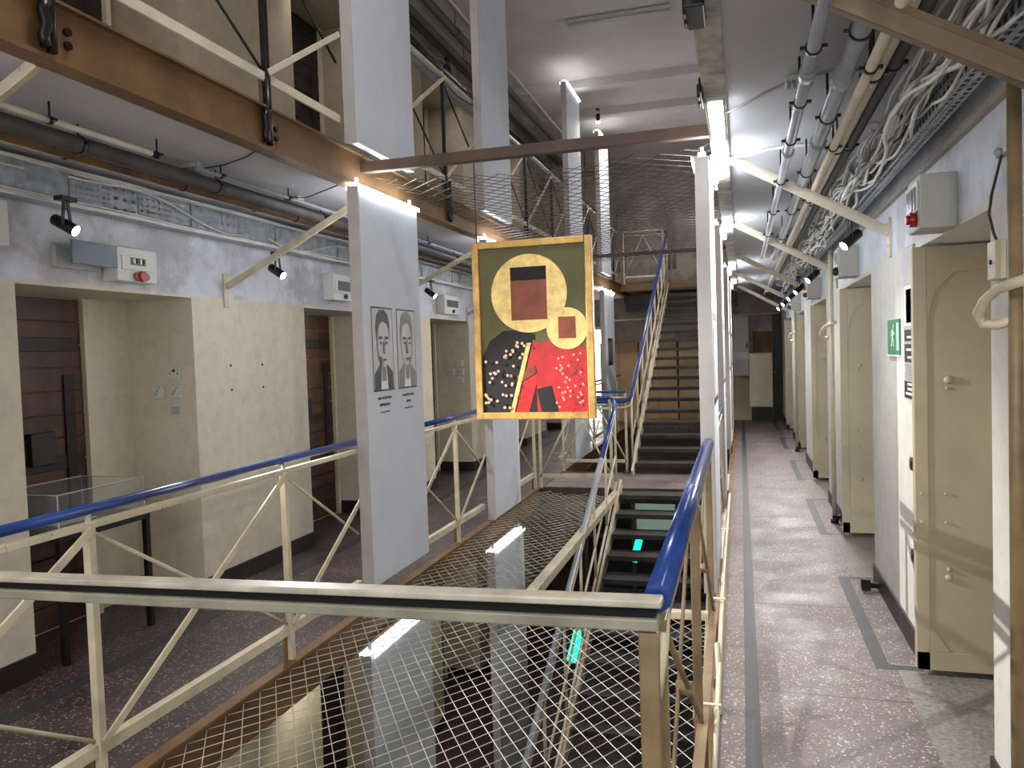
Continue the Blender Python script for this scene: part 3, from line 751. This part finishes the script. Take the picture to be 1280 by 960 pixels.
wire('thin wire sagging across left ceiling from junction box to the girder', [(-2.95, 3.84, 2.75), (-2.8, 3.87, 2.765), (-2.6, 3.8, 2.775), (-2.47, 3.7, 2.772)])
wire('second thin wire under left ceiling near the portrait banner', [(-2.95, 4.7, 2.75), (-2.8, 4.75, 2.74), (-2.62, 4.7, 2.765), (-2.46, 4.6, 2.77)])
wire('pale wire crossing right ceiling from the gallery edge to the junction box', [(-.06, 3.95, 2.76), (.02, 3.85, 2.755), (.12, 3.72, 2.765), (.22, 3.6, 2.765), (.42, 3.5, 2.765), (.6, 3.6, 2.74)], .006, 'cableg')
wire('white cable crossing right ceiling along the nearest pale brace', [(-.08, 4.95, 2.76), (.05, 4.85, 2.765), (.2, 4.8, 2.77), (.4, 4.78, 2.77), (.58, 4.8, 2.74)], .009, 'cable', 'cable')
wire('twin cable hanging from wall clip down to the small tan box, right', [(.83, 2.93, 2.25), (.825, 2.96, 2.2), (.825, 3.03, 2.13), (.825, 3.06, 2.07), (.83, 3.03, 2.0), (.835, 3.0, 1.96)], .005, 'cabled', 'cable')

# ------------------------------------------------------------------ small ceiling junction boxes
def jbox(label, c, s, mat='plastg', glands=5, axis='x'):
    t = thing('junction_box', label, 'junction box', c)
    x, y, z = c
    b = MB(); b.box(x-s, y-s*.7, z-.012, x+s, y+s*.7, z+.028); b.build('body', mat, t, .004)
    for i in range(glands):
        b = MB(); xx = x-s*.8+i*s*1.6/(glands-1); b.tube([(xx, y-s*.65, z), (xx, y-s*.95, z-.01), (xx, y-s*1.0, z-.03)], .007, 6); b.build('gland', 'cableg', t)
jbox('grey junction box with row of cable glands on the right ceiling', (.26, 3.6, 2.752), .055)
jbox('tan junction box with glands on the left ceiling', (-2.97, 3.84, 2.752), .06, 'concrete')
jbox('tan junction box with glands on left ceiling beside the portrait banner', (-2.95, 4.85, 2.752), .055, 'concrete')

# ------------------------------------------------------------------ electric boxes above the doors
def ebox_left(label, y0, y1, z0, z1, red=False, cover=False):
    t = thing('fuse_box', label, 'fuse box', (XL, y0, z0)); x0, x1 = XL, XL+.11
    b = MB(); b.box(x0, y0, z0, x1, y1, z1); b.build('body', 'plast', t, .006)
    b = MB(); b.box(x1, y0+.03, z0+.07, x1+.008, y1-.05, z1-.05); b.build('front_panel', 'plast', t, .003)
    b = MB()
    if cover:
        b.box(x1+.008, y0+.1, z0+.10, x1+.012, y0+.22, z0+.145); 
        b.build('switch_window', 'smoke', t)
        for k in range(4):
            q = MB(); q.box(x1+.012, y0+.112+k*.027, z0+.11, x1+.02, y0+.128+k*.027, z0+.138); q.build('switch', 'black' if k % 2 else 'plast', t)
        q = MB(); q.box(x1-.01, y0-.33, z0+.07, x1+.004, y0-.0, z0+.2); q.build('open_cover', 'smoke', t, .003)
        q = MB(); q.box(XL, y0-.36, z0+.05, XL+.03, y0-.04, z0+.17); q.build('back_plate', 'plastg', t, .003)
    else:
        b.box(x1+.004, y0+.07, z0+.09, x1+.012, y1-.08, z1-.06); b.build('switch_window', 'smoke', t, .002)
    if red:
        q = MB(); q.tube([(x1+.0, (y0+y1)/2+.02, z0+.035), (x1+.03, (y0+y1)/2+.02, z0+.035)], .03, 16); o = q.build('knob', 'red', t); 
        q = MB(); q.prism(ellipse((y0+y1)/2+.02, z0+.035, .062, .032, 18), (x1+.004, 0, 0), (0,1,0), (0,0,1), .012); q.build('knob_plate', 'red', t)
    else:
        q = MB(); q.disc((x1+.012, (y0+y1)/2+.02, z0+.04), (1,0,0), .022, .02, 12); q.build('knob', 'black', t)
ebox_left('pale fuse box with red knob and open smoked cover above first left recess', 3.84, 4.17, 2.155, 2.36, True, True)
ebox_left('pale fuse box above second left recess beside the portrait banner', 6.42, 6.8, 2.18, 2.42)
ebox_left('pale fuse box above third left recess, between banner and picture', 9.2, 9.75, 2.16, 2.4)
ebox_left('pale box at left edge of view, high on the wall', 2.75, 3.13, 2.27, 2.5)
def ebox_right(label, y0, y1, z0, z1, red=True):
    t = thing('fuse_box', label, 'fuse box', (XR, y0, z0)); x0, x1 = XR-.14, XR
    b = MB(); b.box(x0, y0, z0, x1, y1, z1); b.build('body', 'plastg', t, .006)
    b = MB(); b.box(x0-.008, y0+.015, z0+.075, x0, y1-.015, z1-.025); b.build('front_panel', 'plast', t, .003)
    b = MB(); b.box(x0-.012, y0+.09, z0+.085, x0-.006, y1-.03, z1-.045); b.build('switch_window', 'smoke', t, .002)
    b = MB(); b.box(x0-.012, y0+.03, z0+.085, x0-.006, y0+.07, z1-.045); b.build('switch_window', 'smoke', t, .002)
    b = MB(); b.disc((x0-.012, y0+.3*(y1-y0), z0+.045), (1,0,0), .03, .03, 14); b.disc((x0-.03, y0+.3*(y1-y0), z0+.045), (1,0,0), .02, .02, 14); b.build('knob', 'red' if red else 'black', t)
ebox_right('grey fuse box with red knob above the nearest open steel door', 3.56, 3.79, 2.10, 2.32)
ebox_right('second grey fuse box along the right wall, with black knob', 6.3, 6.55, 2.13, 2.36, False)
ebox_right('third grey fuse box along the right wall, with red knob', 9.2, 9.45, 2.13, 2.36)
ebox_right('fourth grey fuse box along the right wall, far off', 12.1, 12.35, 2.13, 2.36, False)
t = thing('wall_box', 'small tan box on the right wall with wires running into it', 'junction box', (.85, 3.0, 1.87))
b = MB(); b.box(.815, 2.96, 1.84, .85, 3.05, 1.97); b.build('body', 'cream', t, .005)
b = MB(); b.disc((.812, 3.005, 1.9), (1,0,0), .008, .006, 8); b.build('screw', 'blackm', t)
t = thing('wall_clip', 'small metal cable clip high on right wall near the mustard pipe', 'clip', (.85, 2.93, 2.25))
b = MB(); b.box(.825, 2.88, 2.24, .85, 2.99, 2.262); b.dome((.825, 2.935, 2.25), (-1,0,0), .016, .02); b.build('plate', 'galv', t, .003)
# sockets on the recess return
for (x, z, lab) in ((-3.81, 1.58, 'small square wall plate, topmost of the four in first left recess'), (-3.95, 1.45, 'small square wall plate, left one of the four in first left recess'), (-3.805, 1.45, 'small square wall plate, middle right of the four in first left recess'), (-3.81, 1.32, 'small square wall plate, lowest of the four in first left recess')):
    t = thing('wall_socket', lab, 'socket', (x, 4.62, z), 'wall plates in the first left recess')
    b = MB(); b.box(x-.048, 4.6, z-.045, x+.048, 4.62, z+.045); b.build('plate', 'plast', t, .004)
    b = MB()
    if z > 1.5: b.disc((x, 4.598, z+.02), (0,1,0), .011, .006, 10); b.disc((x-.03, 4.598, z), (0,1,0), .004, .006, 8); b.disc((x+.03, 4.598, z), (0,1,0), .004, .006, 8)
    elif z > 1.4: b.disc((x-.02, 4.598, z-.012), (0,1,0), .012, .008, 10); b.disc((x-.005, 4.598, z+.008), (0,1,0), .009, .008, 10); b.disc((x+.01, 4.598, z+.03), (0,1,0), .007, .006, 8)
    else: b.box(x-.035, 4.596, z-.03, x+.035, 4.6, z+.03)
    b.build('insert', 'black' if z > 1.5 else 'plastg', t)
for (x, z, lab) in ((-3.8, 1.52, 'topmost small wall plate in third left recess'), (-3.92, 1.4, 'left small wall plate in third left recess'), (-3.79, 1.4, 'middle right small wall plate in third left recess'), (-3.79, 1.28, 'lowest small wall plate in third left recess')):
    t = thing('wall_socket', lab, 'socket', (x, 10.38, z), 'wall plates in the third left recess')
    b = MB(); b.box(x-.048, 10.36, z-.045, x+.048, 10.38, z+.045); b.build('plate', 'plast', t, .004)
    b = MB(); b.disc((x, 10.358, z), (0,1,0), .014, .006, 10); b.build('insert', 'plastg', t)

for (y, z, lab) in ((5.02, 1.62, 'upper left'), (5.42, 1.62, 'upper right'), (5.02, 1.44, 'lower left'), (5.42, 1.44, 'lower right')):
    t = MB(); t.disc((XL+.002, y, z), (1,0,0), .009, .006, 10); t.disc((XL+.004, y, z), (1,0,0), .005, .008, 8)
    tag(t.build('anchor_plug', 'black'), '%s of four small dark plugs in cream wall between the first two recesses' % lab, 'wall plug', 'wall plugs')
# ------------------------------------------------------------------ signs and boards on the right wall
t = thing('exit_sign', 'green sign with white running figure and bar on right wall', 'sign', (.85, 4.73, 1.56))
b = MB(); b.box(.842, 4.77, 1.565, .85, 5.13, 1.765); b.build('plate', ['signgreen'], t)
b = MB(); b.box(.840, 4.765, 1.555, .849, 5.135, 1.563); b.box(.8405, 4.79, 1.59, .842, 4.84, 1.745)
u, v = (0,-1,0), (0,0,1); o3 = Vector((.842, 5.02, 1.59))
for poly in ([(.03,.075),(.055,.07),(.075,.115),(.05,.125)], ellipse(.075, .138, .013, .013, 12), [(.03,.075),(.055,.072),(.03,.03),(.0,.02),(.0,.03),(.02,.04)], [(.05,.075),(.035,.085),(.075,.06),(.085,.02),(.07,.02),(.065,.05)], [(.07,.115),(.065,.1),(.1,.085),(.11,.095)], [(.05,.12),(.055,.105),(.02,.1),(.01,.08),(.0,.085),(.012,.11)]):
    b.prism(poly, o3, u, v, .0012)
b.build('symbol', 'signwhite', t)
t = thing('information_board', 'narrow grey information board with portrait print beside the open steel door', 'information board', (.85, 4.36, 1.34))
b = MB(); b.box(.838, 4.37, 1.34, .85, 4.62, 2.13); b.build('panel', 'alu', t, .002)
b = MB(); xx = .838
def blk(y0, y1, z0, z1, m): b.mi = m; b.box(xx-.0015, y0, z0, xx, y1, z1)
blk(4.375, 4.615, 1.94, 2.12, 3); blk(4.39, 4.6, 1.72, 1.93, 2); blk(4.42, 4.55, 1.735, 1.91, 1); blk(4.38, 4.6, 1.64, 1.70, 0); blk(4.38, 4.6, 1.53, 1.625, 0)
blk(4.375, 4.615, 1.34, 1.43, 0)
for i in range(8): blk(4.39, 4.6-random.uniform(0, .05), 1.44+i*.0105, 1.4445+i*.0105, 1)
xx = .8365
for z in (1.655, 1.55, 1.59, 1.36, 1.385, 1.41): blk(4.41, 4.57-random.uniform(0, .06), z, z+.012, 2)
b.build('print', ['ink', 'inkg', 'paper', 'inkl'], t)

# ------------------------------------------------------------------ display case on black table
t = thing('display_table', 'black framed display table with glass case standing in first left recess', 'table', (-3.9, 3.7, 0))
ta = (-4.14, 3.28, -3.6, 4.07)
for i, (x, y) in enumerate(((-3.62, 3.4), (-3.62, 4.05), (-4.1, 3.4), (-4.1, 4.05))):
    b = MB(); b.bar((x, y, 0), (x, y, .72), .035, .035); b.build('leg', 'blackm', t, .002)
b = MB(); b.box(-4.12, 3.38, .685, -3.6, 4.07, .72); b.build('frame', 'blackm', t, .003)
b = MB(); b.box(-4.12, 3.38, .722, -3.6, 4.07, .735); b.build('top', 'inkg', t)
t2 = thing('glass_case', 'low clear glass case resting on the black table in first left recess', 'glass case', (-3.86, 3.7, .735))
b = MB(); th = .004
for q in ((-4.1, 3.4, .736, -3.62, 3.4+th, .94), (-4.1, 4.04, .736, -3.62, 4.04+th, .94), (-4.1, 3.404, .736, -4.1+th, 4.04, .94), (-3.62-th, 3.404, .736, -3.62, 4.04, .94), (-4.1, 3.4, .941, -3.62, 4.044, .945)): b.box(*q)
b.build('pane', 'glass', t2)
b = MB()
for (x, y) in ((-4.1, 3.4), (-3.62, 3.4), (-4.1, 4.044), (-3.62, 4.044)): b.bar((x, y, .736), (x, y, .946), .005, .005)
for p, q in (((-4.1, 3.4), (-3.62, 3.4)), ((-4.1, 4.044), (-3.62, 4.044)), ((-4.1, 3.4), (-4.1, 4.044)), ((-3.62, 3.4), (-3.62, 4.044))): b.bar((*p, .946), (*q, .946), .005, .005)
b.build('edge_trim', 'inkl', t2)
b = MB(); b.prism([(0,0),(.2,.0),(.21,.28),(.01,.28)], (-3.98, 3.55, .736), (1,0,0), (0,1,0), .003); tag(b.build('paper_sheet', 'paper'), 'sheet of paper lying inside the low glass case', 'paper')

# ------------------------------------------------------------------ spot lamps
LIGHTS = []
def spot(label, c, aim, w, color=(1, .97, .925), size=2.2, r=.032, light=True, grp='black spot lamps'):
    """track-style spot: mount plate, yoke, barrel, lens"""
    c = Vector(c); d = (Vector(aim)-c).normalized()
    t = thing('spot_lamp', label, 'spot lamp', c, grp)
    b = MB(); b.box(c.x-.03, c.y-.05, c.z+.13, c.x+.03, c.y+.05, c.z+.155); b.build('mount', 'blackm', t, .003)
    b = MB()
    s = d.cross(V(0,0,1)).normalized()*(r+.008)
    b.bar(c+s, c+s*.4+V(0,0,.13), .006, .018); b.bar(c-s, c-s*.4+V(0,0,.13), .006, .018); b.build('yoke', 'blackm', t)
    b = MB(); b.tube([c-d*.085, c-d*.075, c+d*.05, c+d*.055], [r*.75, r, r, r*.95], 16); b.build('barrel', 'blackm', t)
    b = MB(); b.tube([c+d*.0552, c+d*.058], [r*.9, r*.8], 16); b.build('lens', 'lens', t)
    if light:
        l = bpy.data.lights.new('spot_light', 'SPOT'); l.energy = w; l.color = color; l.spot_size = 2.6 if size == 2.2 else size; l.spot_blend = .6; l.shadow_soft_size = .03
        o = bpy.data.objects.new('spot_light', l); COL.objects.link(o); o.location = c+d*.08
        o.rotation_euler = d.to_track_quat('-Z', 'Y').to_euler()
LW = 26
spot('black spot lamp glowing above first left recess', (-3.43, 3.38, 2.40), (.35, 4.3, .1), LW*16, size=1.0)
spot('black spot lamp on left wall next to the portrait banner', (-3.43, 5.36, 2.33), (-.2, 5.2, .2), LW*2.4)
spot('black spot lamp on left wall between portrait banner and picture', (-3.43, 8.5, 2.36), (-.6, 8.6, .2), LW*1.2)
spot('black spot lamp on left wall hidden behind the framed picture', (-3.43, 11.2, 2.36), (-.6, 11.4, .2), LW)
spot('black spot lamp far down the left walkway', (-3.43, 13.9, 2.36), (-.6, 14, .2), LW)
spot('black spot lamp of the near left wall outside the view', (-3.43, 1.2, 2.40), (-.2, 1.8, .2), LW)
for k, y in enumerate((5.35, 8.1, 9.9, 11.3, 12.8, 14.3)):
    spot('%s black spot lamp hanging along the right wall' % ORD[k], (.67, y, 2.28), (-1.6, y-1.0, .3), LW*2.1, (1, .97, .92))
spot('black spot lamp of near right corridor behind the camera', (.66, .6, 2.3), (.3, 1.9, .0), LW*.9, (1, .96, .9))
for k, (y) in enumerate((6.1, 9.3, 11.9)):
    spot('%s lit spot lamp along the top floor left wall' % ORD[k], (-3.42, y, 5.16), (-3.1, y+.9, 3.6), LW*.4)
spot('small lit lamp above the brown beam beside third high banner', (-2.1, 12.5, 5.3), (-2.1, 12.0, 3.5), LW*.6)
for k, y in enumerate((3.9, 5.6, 8.2)):
    spot('%s lit lamp on the floor below seen through the net' % ORD[k], (-3.3, y, -.75), (-3.3, y+.9, -2.4), LW*.4)

# fluorescent batten on the top ceiling (unlit), and the lit LED batten on the right edge beam
t = thing('ceiling_batten', 'long unlit grey lamp batten on the top ceiling', 'lamp', (-1.35, 9.74, 5.7))
b = MB(); b.box(-2.0, 9.68, 5.69, -.71, 9.8, 5.735); b.build('housing', 'plastg', t, .01)
b = MB(); b.tube([(-1.98, 9.74, 5.675), (-.73, 9.74, 5.675)], .018, 10); b.build('tube', 'inkl', t)
t = thing('edge_light', 'bright white tube lamp under the right gallery edge beam', 'lamp', (-.09, 4.2, 2.74))
b = MB(); b.box(-.125, 3.68, 2.745, -.055, 4.45, 2.76); b.build('housing', 'plast', t)
b = MB(); b.box(-.12, 3.75, 2.725, -.06, 4.35, 2.745); b.build('diffuser', 'led', t, .004)
# iron plates bolted on the right edge beam
for (y, s, lab) in ((2.62, .2, 'black bolted iron bracket on right edge beam at top of view'), (3.5, .26, 'dark notched iron lug on right edge beam below the bracket')):
    b = MB(); b.box(GR-.012, y, 2.735, GR+.05 if y < 3 else GR-.001, y+s, 2.80); b.box(GR-.022, y+s*.2, 2.73, GR-.01, y+s*.45, 2.79); b.box(GR-.022, y+s*.6, 2.73, GR-.01, y+s*.85, 2.79)
    tag(b.build('iron_bracket', 'blackm', bevel=.006), lab, 'bracket')
for k, (y, lab) in enumerate(((2.3, 'nearest black iron bolt bracket on the left ochre girder'), (3.66, 'black iron bolt bracket on the ochre girder at foot of upper railing post'), (6.34, 'black iron bolt bracket on the ochre girder right of portrait banner'))):
    t = thing('girder_bracket', lab, 'bracket', (GL+.03, y, 2.85))
    b = MB(); b.tube([(GL+.045, y, 2.78), (GL+.045, y, 3.12)], .018, 8); b.tube([(GL+.05, y-.03, 2.79), (GL+.05, y-.04, 2.83), (GL+.05, y-.025, 2.87), (GL+.05, y-.04, 2.92), (GL+.05, y-.02, 2.96)], .02, 8); b.build('clamp', 'blackm', t)
    b = MB(); b.disc((GL+.024, y+.09, 2.89), (1,0,0), .016, .02, 8); b.disc((GL+.024, y+.09, 2.84), (1,0,0), .016, .02, 8); b.build('bolt', 'blackm', t)

# ------------------------------------------------------------------ far end
n0 = 0
for i, (xa, xc, lab) in enumerate(((-3.05, -2.2, 'tan cupboard at end wall, left one'), (-2.17, -1.35, 'tan cupboard at end wall, middle one behind the stair rail'), (-1.32, -.75, 'tan cupboard at end wall, right one seen through stair treads'))):
    t = thing('cupboard', lab, 'cupboard', (xa, 17.5, 0), 'cupboards at the end wall')
    b = MB(); b.box(xa, 17.55, 0, xc, 17.87, 1.78); b.build('body', 'cup', t, .004)
    m = (xa+xc)/2
    for q, (p, r) in enumerate(((xa+.01, m-.004), (m+.004, xc-.01))):
        b = MB(); b.box(p, 17.53, .08, r, 17.548, 1.76); d = b.build('door', 'cup', t, .003)
        b = MB(); b.disc(((r-.03) if q == 0 else (p+.03), 17.52, .95), (0,1,0), .012, .02, 8); b.build('knob', 'blackm', d)
t = thing('switch_cabinet', 'grey electrical cabinet on the wall at end of right corridor', 'cabinet', (0, 17.7, 1))
b = MB(); b.box(-.16, 17.6, .98, .17, 17.9, 2.28); b.build('body', 'plastg', t, .006)
b = MB(); b.box(-.14, 17.585, 1.0, .155, 17.6, 2.26); d = b.build('door', 'plastg', t, .004)
b = MB(); b.box(.11, 17.57, 1.58, .14, 17.585, 1.68); b.build('handle', 'black', d)
b = MB(); b.box(.25, 17.86, 1.48, .64, 17.9, 1.93); b.box(.27, 17.85, 1.5, .62, 17.862, 1.91); tag(b.build('notice_panel', 'pipeb'), 'brown panel on wall at end of the right corridor', 'panel')
t = thing('cupboard', 'cream low cupboard standing below the brown panel at corridor end', 'cupboard', (.4, 17.7, 0))
b = MB(); b.box(.16, 17.62, .3, .64, 17.88, 1.46); b.build('body', 'doorlt', t, .004)
b = MB(); b.box(.17, 17.605, .32, .63, 17.62, 1.44); b.build('door', 'doorlt', t, .003)
b = MB(); b.box(.2, 17.66, 0, .6, 17.88, .3); b.build('plinth', 'base', t)
n += 1
b = MB(); b.box(.66, 17.82, 0, .84, 17.9, 2.3); o = b.build('door_%d' % n, 'black'); o['kind'] = 'structure'
b = MB(); b.disc((.69, 17.8, 1.05), (0,1,0), .015, .05, 8); b.build('door_handle', 'galv', o)
pipe_t = thing('end_pipe', 'pale horizontal pipe across the end wall behind the stair', 'pipe', (-1.4, 17.7, 2.3))
b = MB(); b.tube([(-3.0, 17.75, 2.3), (.8, 17.75, 2.3)], .025, 10); b.build('tube', 'pipec', pipe_t)
b = MB(); b.box(-2.4, 17.2, 2.45, GR+.1, 17.4, 2.62); b.box(-2.4, 17.0, 2.62, GR+.1, 17.1, 2.8); struct(b, 'trim_11', 'piped')
# daylit glazed door at the far left
t = MB(); t.box(-3.62, 17.82, 0, -3.56, 17.9, 2.15); t.box(-2.9, 17.82, 0, -2.84, 17.9, 2.15); t.box(-3.62, 17.82, 2.1, -2.84, 17.9, 2.17)
o = t.build('window_1', 'plast'); o['kind'] = 'structure'
b = MB(); b.box(-3.56, 17.86, .02, -2.9, 17.88, 2.1); b.build('pane', 'bright', o)
# floor below: glazed screen lit greenish, exit lamps
t = MB()
for xv in (-2.4, -1.66, -1.0, -.3): t.box(xv, 11.9, -2.98, xv+.06, 11.98, -.3)
for zv in (-.36, -1.26, -2.1): t.box(-2.4, 11.905, zv, -.24, 11.975, zv+.06)
o = t.build('window_2', 'piped'); o['kind'] = 'structure'
for k, (a, c) in enumerate(((-2.34, -1.66), (-1.6, -1.0), (-.94, -.3))):
    for p, q in ((-1.2, -.36), (-2.04, -1.26), (-2.98, -2.1)):
        b = MB(); b.box(a, 11.93, p, c, 11.95, q); b.build('pane', 'greenpane' if p > -1.5 and k > 0 else 'smokedark', o)
for (c, lab) in (((-1.34, 10.0, -.93), 'green glowing exit lamp seen between treads of the lower stair'), ((-1.53, 7.0, -1.07), 'green glowing exit lamp seen through the net beside stair rail')):
    t = thing('exit_lamp', lab, 'lamp', c)
    b = MB(); b.bar((c[0]-.04, c[1], c[2]-.16), (c[0]+.04, c[1], c[2]+.13), .085, .03, (0,1,0)); b.build('lit_face', 'green', t, .006)
    b = MB(); b.bar((c[0]-.044, c[1]+.03, c[2]-.175), (c[0]+.044, c[1]+.03, c[2]+.145), .10, .03, (0,1,0)); b.build('housing', 'plastg', t, .006)
    b = MB(); b.tube([(c[0], c[1]+.045, c[2]+.07), (c[0], c[1]+.045, c[2]+.4)], .006, 6); b.build('hanger', 'blackm', t)

# ------------------------------------------------------------------ lights
def area(loc, rot, sx, sy, e, c=(1, .97, .93)):
    l = bpy.data.lights.new('fill_light', 'AREA'); l.shape = 'RECTANGLE'; l.size = sx; l.size_y = sy; l.energy = e; l.color = c
    o = bpy.data.objects.new('fill_light', l); COL.objects.link(o); o.location = loc; o.rotation_euler = rot; return o
# overhead fill lights, added without any lamp bodies
# unseen hall end added behind the camera, left open so world light fills in
b = MB()
b.box(-4.35, Y0-.15, -FH, 1.55, Y0, .15); b.box(-4.35, Y0-.15, 5.3, 1.55, Y0, 5.9); b.box(-4.35, Y0-.15, .15, -3.5, Y0, 5.3); b.box(.8, Y0-.15, .15, 1.55, Y0, 5.3)
struct(b, 'wall_front', 'wall0')
b = MB()
for xv in (-3.5, -2.1, -.7, .74): b.box(xv, Y0-.1, .15, xv+.06, Y0-.04, 5.3)
for zv in (.15, 1.9, 3.6, 5.24): b.box(-3.5, Y0-.1, zv, .8, Y0-.04, zv+.06)
struct(b, 'fill_opening_frame', 'cream')
area((-1.3, 3.0, 5.6), (0, 0, 0), 1.2, .2, 30)
area((-1.3, 14.0, 5.6), (0, 0, 0), 1.2, .2, 40)
area((.35, 1.0, 2.74), (0, 0, 0), .15, 1.2, 8)
area((-3.0, 1.0, 2.74), (0, 0, 0), .15, 1.2, 12)

w = bpy.data.worlds.new('world'); SC.world = w; w.use_nodes = True
w.node_tree.nodes['Background'].inputs[0].default_value = (.96, .98, 1, 1); w.node_tree.nodes['Background'].inputs[1].default_value = 1.55

# ------------------------------------------------------------------ camera
f = 980.; h = 1.65; vp = (926, 431); lean = .033
d = Vector(((vp[0]-640)/f, -(vp[1]-480)/f, 1)).normalized()
c_ = -(-lean*d[0]+d[1])/d[2]
u = Vector((-lean, 1, c_)).normalized()
x = u.cross(d)
if x[0] < 0: x = -x
R = Matrix((x, d, u))                      # rows: world axes in (right, up, forward)
right, up_, fwd = R.col[0], R.col[1], R.col[2]
cam = bpy.data.cameras.new('camera'); cam.sensor_width = 36; cam.sensor_fit = 'HORIZONTAL'; cam.lens = f/1280*36; cam.clip_start = .05
co = bpy.data.objects.new('camera', cam); COL.objects.link(co)
m = Matrix((right, up_, -fwd)).transposed().to_4x4(); m.translation = (0, 0, h)
co.matrix_world = m
SC.camera = co
SC.view_settings.view_transform = 'Standard'; SC.view_settings.look = 'None'; SC.view_settings.gamma = 1; SC.view_settings.use_curve_mapping = False
SC.view_settings.exposure = .95
